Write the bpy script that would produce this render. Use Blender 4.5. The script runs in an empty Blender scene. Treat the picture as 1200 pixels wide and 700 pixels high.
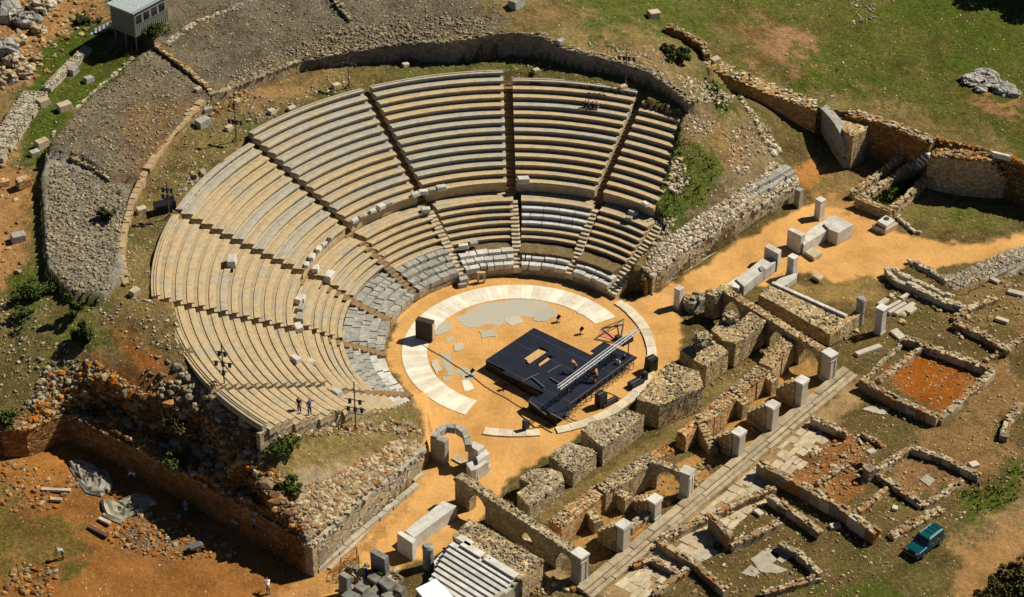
import bpy, math, random
import numpy as np
from mathutils import Vector, Matrix
random.seed(7); rng = np.random.default_rng(11)
scn = bpy.context.scene
C = scn.collection

# ------------------------------------------------------------------ camera model
ELEV, FPX, DIST, CX, CY, ROLL = 35.024282, 2749.71116, 225.280758, 607.11036, 411.69775, 0.333684
e_ = math.radians(ELEV); r_ = math.radians(ROLL)
FW = np.array([0, math.cos(e_), -math.sin(e_)]); RT = np.array([1., 0, 0]); UPV = np.cross(RT, FW)
RT, UPV = math.cos(r_)*RT + math.sin(r_)*UPV, -math.sin(r_)*RT + math.cos(r_)*UPV
d_ = FW*FPX + RT*(CX-600) - UPV*(CY-350); d_ /= np.linalg.norm(d_)
CAM = -d_*DIST

def U(px, py, z):
    """point of the photograph -> world point at height z"""
    d = FW*FPX + RT*(px-600) - UPV*(py-350)
    t = (z-CAM[2])/d[2]
    return CAM + d*t
def PJ(P):
    P = np.asarray(P, float) - CAM
    w = P @ FW
    return 600 + FPX*(P @ RT)/w, 350 - FPX*(P @ UPV)/w
def HT(x, ytop, ybase, zb=0.0):
    """height of the top above a base point seen straight below it"""
    b = U(x, ybase, zb); lo, hi = 0, 15
    for _ in range(40):
        m = (lo+hi)/2
        if PJ(b+np.array([0, 0, m]))[1] > ytop: lo = m
        else: hi = m
    return zb+lo

# ------------------------------------------------------------------ noise
def _h(ix, iy, s):
    n = (ix.astype(np.int64)*374761393 + iy.astype(np.int64)*668265263 + s*144269)
    n = (n ^ (n >> 13))*1274126177
    n = n ^ (n >> 16)
    return (n & 0xffff)/65535.0
def vnoise(x, y, s=0):
    x = np.asarray(x, float); y = np.asarray(y, float)
    ix = np.floor(x); iy = np.floor(y); fx = x-ix; fy = y-iy
    fx = fx*fx*(3-2*fx); fy = fy*fy*(3-2*fy)
    a = _h(ix, iy, s); b = _h(ix+1, iy, s); c = _h(ix, iy+1, s); d = _h(ix+1, iy+1, s)
    return (a*(1-fx)+b*fx)*(1-fy)+(c*(1-fx)+d*fx)*fy
def fbm(x, y, s=0, o=4):
    v = 0; a = .5
    for i in range(o):
        v = v + a*vnoise(x*2**i+13*i, y*2**i+7*i, s+i); a *= .5
    return v/(1-.5**o)

# ------------------------------------------------------------------ mesh builder
class MB:
    def __init__(s): s.v = []; s.f = []; s.m = []; s.r = []
    def add(s, vs, fs, m=0, r=None):
        o = len(s.v); s.v += [tuple(map(float, q)) for q in vs]
        r = random.random() if r is None else r
        for f in fs: s.f.append(tuple(o+i for i in f)); s.m.append(m); s.r.append(r)
    def box(s, c, size, rz=0, m=0, r=None, rx=0, ry=0, taper=1):
        X, Y, Z = size[0]/2, size[1]/2, size[2]/2
        vs = [Vector((x*(taper if z > 0 else 1), y*(taper if z > 0 else 1), z)) for z in (-Z, Z) for x, y in ((-X, -Y), (X, -Y), (X, Y), (-X, Y))]
        R = Matrix.Rotation(rz, 3, 'Z') @ Matrix.Rotation(ry, 3, 'Y') @ Matrix.Rotation(rx, 3, 'X')
        c = Vector(c)
        s.add([R @ q + c for q in vs], [(3, 2, 1, 0), (4, 5, 6, 7), (0, 1, 5, 4), (1, 2, 6, 5), (2, 3, 7, 6), (3, 0, 4, 7)], m, r)
    def prism(s, pts, zb, zt, m=0, r=None):
        """pts: world xy list; zt/zb number or list"""
        n = len(pts); area = sum(pts[i][0]*pts[(i+1) % n][1]-pts[(i+1) % n][0]*pts[i][1] for i in range(n))
        zb = zb if hasattr(zb, '__len__') else [zb]*n; zt = zt if hasattr(zt, '__len__') else [zt]*n
        if area < 0: pts = pts[::-1]; zb = zb[::-1]; zt = zt[::-1]
        vs = [(p[0], p[1], z) for p, z in zip(pts, zb)]+[(p[0], p[1], z) for p, z in zip(pts, zt)]
        s.add(vs, [tuple(range(n-1, -1, -1)), tuple(range(n, 2*n))]+[(i, (i+1) % n, n+(i+1) % n, n+i) for i in range(n)], m, r)
    def bar(s, a, b, w, h=None, m=0, n=4, w2=None):
        a = Vector(a); b = Vector(b); d = b-a
        if d.length < 1e-6: return
        h = h or w; q = d.to_track_quat('Z', 'Y'); vs = []
        for P, k in ((a, 1), (b, (w2/w if w2 else 1))):
            for i in range(n):
                t = 2*math.pi*(i+.5)/n
                f = 1/math.cos(math.pi/n)/2
                vs.append(P+q @ Vector((math.cos(t)*w*f*k, math.sin(t)*h*f*k, 0)))
        s.add(vs, [tuple(range(n-1, -1, -1)), tuple(range(n, 2*n))]+[(i, (i+1) % n, n+(i+1) % n, n+i) for i in range(n)], m)
    def rock(s, c, sz, m=0, r=None, flat=.75):
        j = lambda: random.uniform(.62, 1.15)
        vs = [Vector((x*j(), y*j(), z*j()))*.5 for z in (-1, 1) for x, y in ((-1, -1), (1, -1), (1, 1), (-1, 1))]
        R = Matrix.Rotation(random.uniform(0, 6.28), 3, 'Z') @ Matrix.Rotation(random.uniform(-.5, .5), 3, 'X') @ Matrix.Rotation(random.uniform(-.5, .5), 3, 'Y')
        sc = Vector((sz*random.uniform(.8, 1.25), sz*random.uniform(.6, 1), sz*flat*random.uniform(.6, 1.05))); c = Vector(c)
        s.add([R @ Vector((q.x*sc.x, q.y*sc.y, q.z*sc.z))+c for q in vs], [(3, 2, 1, 0), (4, 5, 6, 7), (0, 1, 5, 4), (1, 2, 6, 5), (2, 3, 7, 6), (3, 0, 4, 7)], m, r)
    ICO = None
    def crag(s, c, sz, m=0, r=None, flat=.75):
        if MB.ICO is None:
            p = (1+5**.5)/2; V = [(-1, p, 0), (1, p, 0), (-1, -p, 0), (1, -p, 0), (0, -1, p), (0, 1, p), (0, -1, -p), (0, 1, -p), (p, 0, -1), (p, 0, 1), (-p, 0, -1), (-p, 0, 1)]
            F_ = [(0, 11, 5), (0, 5, 1), (0, 1, 7), (0, 7, 10), (0, 10, 11), (1, 5, 9), (5, 11, 4), (11, 10, 2), (10, 7, 6), (7, 1, 8), (3, 9, 4), (3, 4, 2), (3, 2, 6), (3, 6, 8), (3, 8, 9), (4, 9, 5), (2, 4, 11), (6, 2, 10), (8, 6, 7), (9, 8, 1)]
            MB.ICO = ([Vector(v).normalized() for v in V], F_)
        R = Matrix.Rotation(random.uniform(0, 6.28), 3, (random.gauss(0, 1), random.gauss(0, 1), random.gauss(0, 1)+.01)); R2 = Matrix.Rotation(random.uniform(0, 6.28), 3, 'Z')
        sc = (sz*.55*random.uniform(.8, 1.35), sz*.55*random.uniform(.6, 1), sz*.55*flat*random.uniform(.7, 1.1)); c = Vector(c); vs = []
        for v in MB.ICO[0]:
            q = (R @ v)*random.uniform(.72, 1.2); q = Vector((math.copysign(min(abs(q.x), .8), q.x)*sc[0], math.copysign(min(abs(q.y), .8), q.y)*sc[1], math.copysign(min(abs(q.z), .8), q.z)*sc[2])); vs.append(R2 @ q+c)
        s.add(vs, MB.ICO[1], m, r)
    def build(s, name, mats, parent=None, smooth=False, loc=None, bevel=0):
        me = bpy.data.meshes.new(name)
        vs = s.v
        if loc is not None: vs = [(a-loc[0], b-loc[1], c-loc[2]) for a, b, c in vs]
        me.from_pydata(vs, [], s.f)
        mats = mats if isinstance(mats, (list, tuple)) else [mats]
        for m in mats: me.materials.append(m)
        me.polygons.foreach_set('material_index', s.m)
        at = me.attributes.new('rnd', 'FLOAT', 'FACE'); at.data.foreach_set('value', s.r)
        if smooth: me.polygons.foreach_set('use_smooth', [True]*len(s.f))
        me.update()
        o = bpy.data.objects.new(name, me); C.objects.link(o)
        if loc is not None: o.location = loc
        if parent is not None:
            o.parent = parent
            if loc is None and parent.location.length > 0:
                o.matrix_parent_inverse = Matrix.Translation(-parent.location)
        if bevel:
            b = o.modifiers.new('b', 'BEVEL'); b.width = bevel; b.segments = 2; b.limit_method = 'ANGLE'
        return o

def tag(o, label=None, cat=None, group=None, kind=None):
    if label: o['label'] = label
    if cat: o['category'] = cat
    if group: o['group'] = group
    if kind: o['kind'] = kind
    return o
def empty(name, loc, rz=0):
    o = bpy.data.objects.new(name, None); C.objects.link(o); o.location = tuple(map(float, loc)); o.rotation_euler = (0, 0, rz); o.empty_display_size = .3
    return o
def copy_tree(o, parent=None):
    c = o.copy(); C.objects.link(c)
    if parent is not None: c.parent = parent
    for ch in [q for q in list(C.objects) if q.parent == o]: copy_tree(ch, c)
    return c

# ------------------------------------------------------------------ materials
def nt(name):
    m = bpy.data.materials.new(name); m.use_nodes = True; t = m.node_tree; b = t.nodes['Principled BSDF']
    b.inputs['Specular IOR Level'].default_value = .2
    return m, t, b
def N(t, typ, **k):
    n = t.nodes.new(typ)
    for a, v in k.items(): setattr(n, a, v)
    return n
def ramp(t, stops, src, interp='LINEAR'):
    r = N(t, 'ShaderNodeValToRGB'); r.color_ramp.interpolation = interp
    el = r.color_ramp.elements
    while len(el) < len(stops): el.new(.5)
    for e, (p, c) in zip(el, stops): e.position = p; e.color = (c[0], c[1], c[2], 1) if hasattr(c, '__len__') else (c, c, c, 1)
    t.links.new(src, r.inputs[0]); return r.outputs[0]
def mixc(t, a, b, f, mode='MIX'):
    m = N(t, 'ShaderNodeMix', data_type='RGBA', blend_type=mode)
    for s, v in ((6, a), (7, b), (0, f)):
        if hasattr(v, 'links') or hasattr(v, 'is_output'): t.links.new(v, m.inputs[s])
        elif s == 0: m.inputs[0].default_value = v
        else: m.inputs[s].default_value = (v[0], v[1], v[2], 1)
    return m.outputs[2]
def noise(t, scale, det=4, rough=.6, vec=None):
    n = N(t, 'ShaderNodeTexNoise'); n.inputs['Scale'].default_value = scale; n.inputs['Detail'].default_value = det; n.inputs['Roughness'].default_value = rough
    if vec is not None: t.links.new(vec, n.inputs['Vector'])
    return n.outputs['Fac']
def gpos(t):
    return N(t, 'ShaderNodeNewGeometry').outputs['Position']
def bump(t, b, h, dist=.05, strength=.6):
    n = N(t, 'ShaderNodeBump'); n.inputs['Distance'].default_value = dist; n.inputs['Strength'].default_value = strength
    t.links.new(h, n.inputs['Height']); t.links.new(n.outputs[0], b.inputs['Normal'])
def attr(t, name):
    return N(t, 'ShaderNodeAttribute', attribute_name=name)
def math_(t, op, a, b=None):
    n = N(t, 'ShaderNodeMath', operation=op)
    for i, v in enumerate((a, b)):
        if v is None: continue
        if hasattr(v, 'is_output'): t.links.new(v, n.inputs[i])
        else: n.inputs[i].default_value = v
    return n.outputs[0]

def sat(t, c, k=1.15, v=1.0):
    n = N(t, 'ShaderNodeHueSaturation'); n.inputs['Saturation'].default_value = k; n.inputs['Value'].default_value = v; t.links.new(c, n.inputs['Color']); return n.outputs[0]
def mat_plain(name, col, rough=.7, metal=0, spec=.3, var=0.0, scale=3):
    m, t, b = nt(name); b.inputs['Roughness'].default_value = rough; b.inputs['Metallic'].default_value = metal; b.inputs['Specular IOR Level'].default_value = spec
    if var:
        n = noise(t, scale, 4, .6, gpos(t)); c = ramp(t, [(.3, [x*(1-var) for x in col]), (.7, [min(1, x*(1+var)) for x in col])], n)
        t.links.new(c, b.inputs['Base Color'])
    else: b.inputs['Base Color'].default_value = (*col, 1)
    return m
def mat_stones(name, cols, rough=.9, bmp=.04):
    """loose stones: each face group takes its own tone from 'rnd'"""
    m, t, b = nt(name); b.inputs['Roughness'].default_value = rough
    a = attr(t, 'rnd').outputs['Fac']; n = len(cols)
    c = ramp(t, [((i+.0)/n, q) for i, q in enumerate(cols)], a, 'CONSTANT')
    g = noise(t, 6, 5, .7, gpos(t)); c = mixc(t, c, ramp(t, [(.3, .55), (.65, 1.25)], g), .8, 'MULTIPLY')
    t.links.new(sat(t, c, 1.12), b.inputs['Base Color']); bump(t, b, g, bmp)
    return m
def mat_masonry(name, cols, mortar, scale=3.2, stretch=1.5, thr=.06, dist=.06, blend=.8):
    m, t, b = nt(name); b.inputs['Roughness'].default_value = .92
    mp = N(t, 'ShaderNodeMapping'); mp.inputs['Scale'].default_value = (scale, scale, scale*stretch); t.links.new(gpos(t), mp.inputs['Vector'])
    nz = N(t, 'ShaderNodeTexNoise'); nz.inputs['Scale'].default_value = 1.7; t.links.new(mp.outputs[0], nz.inputs['Vector'])
    vm = N(t, 'ShaderNodeMix', data_type='VECTOR'); vm.inputs[0].default_value = .18; t.links.new(mp.outputs[0], vm.inputs[4]); t.links.new(nz.outputs['Color'], vm.inputs[5])
    vo = N(t, 'ShaderNodeTexVoronoi'); t.links.new(vm.outputs[1], vo.inputs['Vector']); vo.inputs['Scale'].default_value = 1
    ve = N(t, 'ShaderNodeTexVoronoi', feature='DISTANCE_TO_EDGE'); t.links.new(vm.outputs[1], ve.inputs['Vector']); ve.inputs['Scale'].default_value = 1
    sep = N(t, 'ShaderNodeSeparateColor'); t.links.new(vo.outputs['Color'], sep.inputs[0])
    n = len(cols); c = ramp(t, [(i/n, q) for i, q in enumerate(cols)], sep.outputs[0], 'CONSTANT')
    edge = ramp(t, [(0, 0), (thr*2, 1)], ve.outputs['Distance'])
    g = noise(t, 2.2, 6, .7, gpos(t)); big = noise(t, .35, 3, .6, gpos(t))
    c = mixc(t, mortar, c, edge); c = mixc(t, c, ramp(t, [(.3, .6), (.7, 1.25)], g), blend, 'MULTIPLY')
    c = mixc(t, c, ramp(t, [(.35, .78), (.65, 1.15)], big), .7, 'MULTIPLY')
    t.links.new(sat(t, c, 1.12), b.inputs['Base Color'])
    h = math_(t, 'ADD', edge, math_(t, 'MULTIPLY', g, .8)); bump(t, b, h, dist, .8)
    return m
def mat_marble(name, a, bcol, rough=.6, scale=1.5):
    m, t, b = nt(name); b.inputs['Roughness'].default_value = rough
    g = noise(t, scale, 7, .65, gpos(t)); f = noise(t, 9, 3, .6, gpos(t)); r = attr(t, 'rnd').outputs['Fac']
    c = ramp(t, [(.35, bcol), (.62, a)], g); c = mixc(t, c, ramp(t, [(.3, .75), (.6, 1.1)], f), .6, 'MULTIPLY')
    c = mixc(t, c, ramp(t, [(0, .78), (1, 1.1)], r), .8, 'MULTIPLY')
    t.links.new(c, b.inputs['Base Color']); bump(t, b, f, .02, .5)
    return m
def mat_seat(name, tan, grey, bias):
    m, t, b = nt(name); b.inputs['Roughness'].default_value = .9
    g = noise(t, .45, 5, .62, gpos(t)); f = noise(t, 5, 5, .7, gpos(t)); r = attr(t, 'rnd').outputs['Fac']; st = noise(t, 1.6, 4, .7, gpos(t))
    k = math_(t, 'ADD', g, math_(t, 'MULTIPLY', math_(t, 'SUBTRACT', r, .5), .12))
    c = mixc(t, tan, grey, ramp(t, [(bias-.05, 0), (bias+.06, 1)], k))
    c = mixc(t, c, ramp(t, [(.25, .66), (.5, 1.0), (.75, 1.16)], f), .75, 'MULTIPLY')
    c = mixc(t, c, ramp(t, [(.3, .62), (.55, 1.04)], st), .7, 'MULTIPLY')
    # each tread grows darker toward its back and paler at the front edge
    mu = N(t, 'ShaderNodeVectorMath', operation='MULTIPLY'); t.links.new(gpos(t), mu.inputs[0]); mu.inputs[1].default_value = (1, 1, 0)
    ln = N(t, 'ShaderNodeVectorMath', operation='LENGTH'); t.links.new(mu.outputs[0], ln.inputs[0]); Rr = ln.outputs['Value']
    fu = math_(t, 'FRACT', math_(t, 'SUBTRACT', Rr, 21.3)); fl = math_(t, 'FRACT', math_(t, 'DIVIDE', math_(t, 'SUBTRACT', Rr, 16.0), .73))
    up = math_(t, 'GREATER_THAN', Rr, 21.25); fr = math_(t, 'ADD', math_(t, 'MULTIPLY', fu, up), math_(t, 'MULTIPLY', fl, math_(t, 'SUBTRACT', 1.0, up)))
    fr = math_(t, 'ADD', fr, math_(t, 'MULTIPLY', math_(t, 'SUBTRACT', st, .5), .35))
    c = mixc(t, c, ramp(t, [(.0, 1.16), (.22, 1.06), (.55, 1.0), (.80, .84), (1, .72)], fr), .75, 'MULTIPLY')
    t.links.new(c, b.inputs['Base Color']); bump(t, b, f, .04, .6)
    return m

M = {}
M['grey'] = mat_stones('rubble_grey_mat', [(0.281, 0.242, 0.176), (0.374, 0.318, 0.218), (0.226, 0.197, 0.140), (0.437, 0.363, 0.246), (0.296, 0.227, 0.133), (0.172, 0.144, 0.105)])
M['warm'] = mat_stones('rubble_warm_mat', [(0.357, 0.247, 0.122), (0.468, 0.346, 0.184), (0.255, 0.181, 0.099), (0.408, 0.330, 0.222), (0.306, 0.165, 0.069), (0.527, 0.429, 0.275)])
M['red'] = mat_stones('rubble_red_mat', [(.40, .16, .05), (.32, .18, .08), (.46, .26, .11), (.24, .18, .11), (.40, .32, .21), (.16, .09, .05)])
M['pale'] = mat_stones('rubble_pale_mat', [(0.360, 0.314, 0.235), (0.468, 0.402, 0.292), (0.297, 0.262, 0.203), (0.558, 0.489, 0.373), (0.261, 0.227, 0.170), (0.324, 0.262, 0.170)])
M['ruin'] = mat_stones('ruin_stone_mat', [(0.383, 0.297, 0.184), (0.493, 0.388, 0.245), (0.306, 0.223, 0.130), (0.527, 0.453, 0.321), (0.340, 0.181, 0.084), (0.255, 0.214, 0.153)])
M['masonry'] = mat_masonry('masonry_mat', [(0.521, 0.415, 0.251), (0.614, 0.487, 0.301), (0.409, 0.325, 0.201), (0.465, 0.307, 0.151), (0.651, 0.541, 0.352)], (0.446, 0.316, 0.159))
M['greymas'] = mat_masonry('grey_masonry_mat', [(0.460, 0.393, 0.265), (0.552, 0.464, 0.315), (0.368, 0.312, 0.215), (0.607, 0.509, 0.348), (0.460, 0.339, 0.190)], (0.386, 0.294, 0.166))
M['darkwall'] = mat_masonry('retaining_wall_mat', [(.22, .20, .17), (.27, .24, .19), (.18, .17, .15), (.30, .26, .19)], (.20, .17, .13), 2.2, 1.5, .04, .04)  # stone colour darkened to carry the shade on the back wall
M['pierstone'] = mat_marble('pier_stone_mat', (.62, .56, .45), (.48, .42, .32))
M['tanwall'] = mat_marble('tan_wall_mat', (.50, .36, .19), (.38, .27, .15))
M['brick'] = mat_masonry('brick_mat', [(.52, .24, .10), (.58, .33, .15), (.60, .46, .28), (.44, .18, .07), (.66, .54, .36)], (.56, .40, .22), 3.6, 2.2)
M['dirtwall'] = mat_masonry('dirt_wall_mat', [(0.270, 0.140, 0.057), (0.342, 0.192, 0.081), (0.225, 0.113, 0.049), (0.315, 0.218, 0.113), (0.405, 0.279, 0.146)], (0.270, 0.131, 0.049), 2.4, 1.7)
M['ashlar'] = mat_masonry('ashlar_mat', [(0.420, 0.349, 0.243), (0.500, 0.407, 0.270), (0.360, 0.320, 0.243), (0.460, 0.388, 0.270)], (0.250, 0.175, 0.090), 1.1, 1.6, .03, .04)
M['marble'] = mat_marble('marble_mat', (.70, .67, .60), (.50, .48, .42))
M['marblegrey'] = mat_marble('grey_marble_mat', (.47, .45, .39), (.26, .25, .21), scale=2.2)
M['cream'] = mat_marble('cream_stone_mat', (.62, .52, .36), (.44, .35, .21))
M['orchmarble'] = mat_marble('orchestra_marble_mat', (.88, .82, .68), (.76, .66, .48), scale=.8)
M['white'] = mat_marble('white_block_mat', (.76, .73, .66), (.55, .51, .43), scale=1.1)
M['kerb'] = mat_marble('kerb_stone_mat', (.74, .66, .50), (.58, .48, .32), scale=.9)
M['stepstone'] = mat_marble('step_stone_mat', (.50, .41, .27), (.32, .25, .15), scale=1.2)
M['concrete'] = mat_marble('pale_concrete_mat', (.50, .45, .34), (.38, .34, .25))
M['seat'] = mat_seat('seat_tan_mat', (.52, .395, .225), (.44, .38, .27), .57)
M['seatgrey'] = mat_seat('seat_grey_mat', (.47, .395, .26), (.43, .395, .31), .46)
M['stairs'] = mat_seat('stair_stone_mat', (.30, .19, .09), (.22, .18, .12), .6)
M['soil'] = mat_plain('dark_soil_mat', (.17, .12, .055), .95, var=.4)
M['stage'] = mat_plain('stage_deck_mat', (.007, .011, .024), .55, spec=.4, var=.35, scale=1.2)
M['black'] = mat_plain('black_mat', (.012, .012, .014), .5)
M['alu'] = mat_plain('aluminium_mat', (.72, .72, .74), .35, .6)
M['steel'] = mat_plain('steel_mat', (.20, .20, .21), .5, .6)
M['rust'] = mat_plain('rusty_metal_mat', (.13, .07, .04), .8, var=.4)
M['grass'] = mat_plain('grass_blade_mat', (.07, .12, .02), .9, var=.4, scale=2)

# ------------------------------------------------------------------ terrain
def rbf(pts):
    A = np.array([[*U(x, y, z)[:2], z] for x, y, z in pts]); X = A[:, :2]
    K = np.sqrt(((X[:, None]-X[None])**2).sum(-1)+4)
    n = len(X); M_ = np.zeros((n+1, n+1)); M_[:n, :n] = K-np.eye(n)*.4; M_[:n, n] = 1; M_[n, :n] = 1
    w = np.linalg.solve(M_, np.append(A[:, 2], 0)); lo, hi = A[:, 2].min()-.5, A[:, 2].max()+1.5
    def f(x, y):
        x = np.asarray(x, float); out = np.full(x.shape, w[n])
        for i in range(n): out = out+w[i]*np.sqrt((x-X[i, 0])**2+(y-X[i, 1])**2+4)
        return np.clip(out, lo, hi)
    return f
G0c = [(600, 430, 0), (500, 560, 0), (450, 640, 0), (600, 600, 0), (700, 560, 0), (760, 650, 0), (850, 560, 0), (950, 520, 0), (800, 380, 0), (860, 310, 0), (960, 260, 0),
       (1050, 290, 0), (1060, 330, 0), (1200, 280, .2), (1150, 250, .1), (1120, 235, .1), (1186, 236, .1), (1000, 240, 0), (1060, 215, .1), (1020, 190, .3), (985, 200, .4), (940, 205, .8), (935, 180, 2.0), (912, 160, 3.6), (885, 132, 6.2),
       (1050, 430, 0), (1150, 400, 0), (1200, 350, .1), (1000, 560, 0), (1100, 560, 0), (1200, 500, 0), (1080, 640, 0), (1000, 700, 0), (1150, 700, -.3), (1200, 620, -.2), (900, 690, 0), (800, 690, 0), (650, 700, 0), (500, 700, 0),
       (400, 700, 0), (372, 672, .1), (340, 665, .2), (280, 630, .6), (200, 590, .9), (120, 545, 1.2), (80, 522, 1.4), (35, 540, 1.8), (0, 560, 2.0), (-60, 560, 2.2), (0, 640, 1.2), (0, 700, .8), (100, 640, .8), (200, 680, .4), (100, 720, .5), (1300, 400, .2), (1300, 700, -.3)]
G1c = [(0, 509, 4.9), (30, 506, 4.5), (77, 487, 4.4), (150, 524, 4.1), (250, 577, 3.8), (330, 622, 3.5), (362, 642, 3.3), (420, 590, 3.2), (475, 548, 2.5), (497, 525, 2.1),
       (250, 470, 9.2), (220, 440, 9.7), (185, 455, 8.6), (150, 430, 8.9), (120, 380, 9.7), (100, 430, 8.2), (60, 420, 8.2), (50, 465, 6.2), (110, 445, 7.7), (170, 466, 7.7), (215, 486, 7.4), (255, 510, 7.2), (290, 543, 6.7), (325, 585, 5.7), (350, 620, 4.6), (285, 520, 7.8),
       (300, 500, 9.3), (345, 497, 7.5), (400, 497, 5.2), (450, 494, 3.4), (485, 500, 2.2), (345, 560, 5.6), (420, 540, 4.2), (375, 600, 4.2),
       (30, 350, 9.3), (0, 300, 9.3), (15, 250, 9.3), (0, 180, 9.8), (30, 130, 10.4), (80, 90, 10.6), (130, 70, 10.8), (0, 420, 7.5), (0, 470, 6), (-60, 440, 7), (-60, 300, 9.3), (-60, 500, 5.3),
       (0, 60, 11.5), (0, 0, 12), (90, 20, 11.5), (160, 40, 11.4), (230, -20, 12.5), (60, -60, 13), (200, 45, 11.6),
       (170, 300, 10.4), (165, 250, 10.5), (150, 340, 10.4), (150, 380, 10.2), (190, 400, 10.1), (240, 470, 9.5), (200, 200, 10.6), (250, 150, 10.7), (300, 120, 10.8), (350, 84, 10.8), (407, 82, 10.8), (480, 71, 10.8), (600, 73, 10.8), (662, 83, 10.8), (725, 93, 10.8), (760, 110, 10.6), (800, 129, 10.5),
       (820, 124, 10.2), (850, 118, 9.0), (880, 140, 7.0), (900, 165, 5.0), (915, 195, 3.4), (935, 215, 2.6), (900, 238, 2.6), (850, 268, 2.7), (800, 300, 2.6), (765, 322, 2.3), (775, 290, 3.6), (790, 250, 5.0), (800, 210, 6.9), (812, 170, 8.8), (850, 170, 7.0), (860, 210, 5.0), (840, 240, 4.0), (840, 90, 9.6), (770, 60, 11.0)]
G2c = [(262, 108, 11.9), (300, 94, 12), (355, 72, 12.0), (420, 59, 12.5), (475, 51, 12.9), (525, 50, 13.2), (575, 41, 13.7), (600, 39, 13.8), (632, 42, 13.7), (657, 56, 13.0), (720, 72, 12.5), (760, 85, 12.4), (785, 102, 12.2), (807, 122, 11.4), (850, 118, 9.0), (845, 95, 9.3),
       (825, 77, 9.3), (790, 45, 10.5), (900, 110, 6.6), (960, 130, 5.2), (1033, 145, 4.8), (1092, 166, 4.7), (1157, 180, 4.8), (1200, 197, 4.8), (182, 52, 12.7), (215, 80, 12.5), (250, 111, 12.0), (200, 30, 12.9), (300, 40, 13.0), (400, 20, 14.0), (500, 15, 14.3), (600, 0, 14.5),
       (700, 25, 12.8), (700, -40, 13), (800, 10, 10.3), (900, 50, 7.8), (900, -30, 8.5), (1000, 50, 6.2), (1100, 100, 5.0), (1200, 50, 4.9), (1200, 140, 4.8), (1200, -50, 5.0), (1300, 100, 4.6), (1300, 240, 4.6), (300, -40, 13.6), (200, -40, 13.2), (500, -60, 15)]
f0, f1, f2 = rbf(G0c), rbf(G1c), rbf(G2c)
def wpoly(l): return np.array([U(x, y, z)[:2] for x, y, z in l])
podium = [(13.4*math.cos(math.radians(a)), 13.4*math.sin(math.radians(a))) for a in range(232, 49, -4)]
P1 = np.vstack([wpoly([(-200, 530, 5.5), (0, 507, 4.7), (30, 504, 4.5), (77, 485, 4.4), (150, 522, 4.1), (250, 575, 3.8), (330, 620, 3.5), (362, 640, 3.3), (420, 589, 3.2), (475, 547, 2.5), (499, 522, 2.0)]),
                np.array(podium), wpoly([(768, 322, 2.3), (800, 298, 2.6), (850, 266, 2.7), (900, 236, 2.6), (935, 212, 2.5), (914, 186, 3.6), (900, 160, 5.0), (880, 132, 7.2), (860, 112, 8.7), (825, 77, 9.3)]),
                np.array([(40, 120), (0, 600), (-600, 600), (-600, -20)])])
P2 = np.vstack([wpoly([(182, 52, 12.7), (215, 80, 12.5), (250, 111, 12.0), (275, 101, 12), (300, 92, 12), (355, 71, 12.0), (420, 58, 12.5), (475, 50, 12.9), (525, 49, 13.2), (575, 41, 13.7), (600, 38, 13.8), (632, 41, 13.7), (657, 55, 13.0), (720, 71, 12.5), (760, 84, 12.4), (785, 101, 12.2), (807, 121, 11.4),
                       (835, 110, 9.6), (828, 79, 9.3), (900, 107, 6.6), (960, 127, 5.2), (1033, 141, 4.8), (1092, 162, 4.7), (1157, 177, 4.8), (1210, 197, 4.8), (1400, 250, 4.6)]),
                np.array([(600, 20), (600, 600), (-300, 600)]), wpoly([(60, -120, 13.5), (170, 35, 12.9)])])
P3 = wpoly([(180, 54, 12.4), (248, 113, 11.9), (236, 122, 11.8), (200, 160, 11.7), (168, 210, 11.5), (150, 250, 11.4), (142, 290, 11.3), (146, 322, 11.0), (120, 352, 10.6), (80, 345, 10.4), (54, 310, 11.0), (46, 200, 11.2), (60, 165, 11.6), (110, 108, 12.0), (160, 66, 12.3)])
P3b = wpoly([(130, 212, 11.2), (168, 210, 11.5), (150, 250, 11.4), (142, 290, 11.3), (146, 322, 11.0), (120, 352, 10.6), (80, 345, 10.4), (54, 310, 11.0), (46, 200, 11.2), (56, 180, 11.2), (100, 188, 11.2)])
P6 = wpoly([(77, 487, 4.4), (88, 458, 6.6), (110, 447, 7.5), (140, 452, 7.5), (160, 468, 7.5), (185, 470, 7.5), (212, 490, 7.3), (235, 492, 7.3), (255, 513, 7.0), (270, 540, 6.8), (292, 547, 6.5), (318, 590, 5.6), (335, 597, 5.3), (352, 625, 4.4), (366, 642, 3.4), (330, 620, 3.5), (250, 575, 3.8), (150, 522, 4.1)])
def inpoly(x, y, P):
    r = np.zeros(np.shape(x), bool); n = len(P)
    for i in range(n):
        x0, y0 = P[i]; x1, y1 = P[(i+1) % n]
        if y0 == y1: continue
        c = (y0 > y) != (y1 > y)
        r ^= c & (x < (x1-x0)*(y-y0)/(y1-y0)+x0)
    return r
TRA = math.radians
def prof(R):
    return np.interp(R, [0, 12.79, 12.8, 15, 16, 19.7, 21.3, 21.31, 33, 36, 99], [0, 0, .9, 1.6, 1.6, 4.0, 4.1, 5.2, 10.2, 10.2, 10.2])
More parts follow.
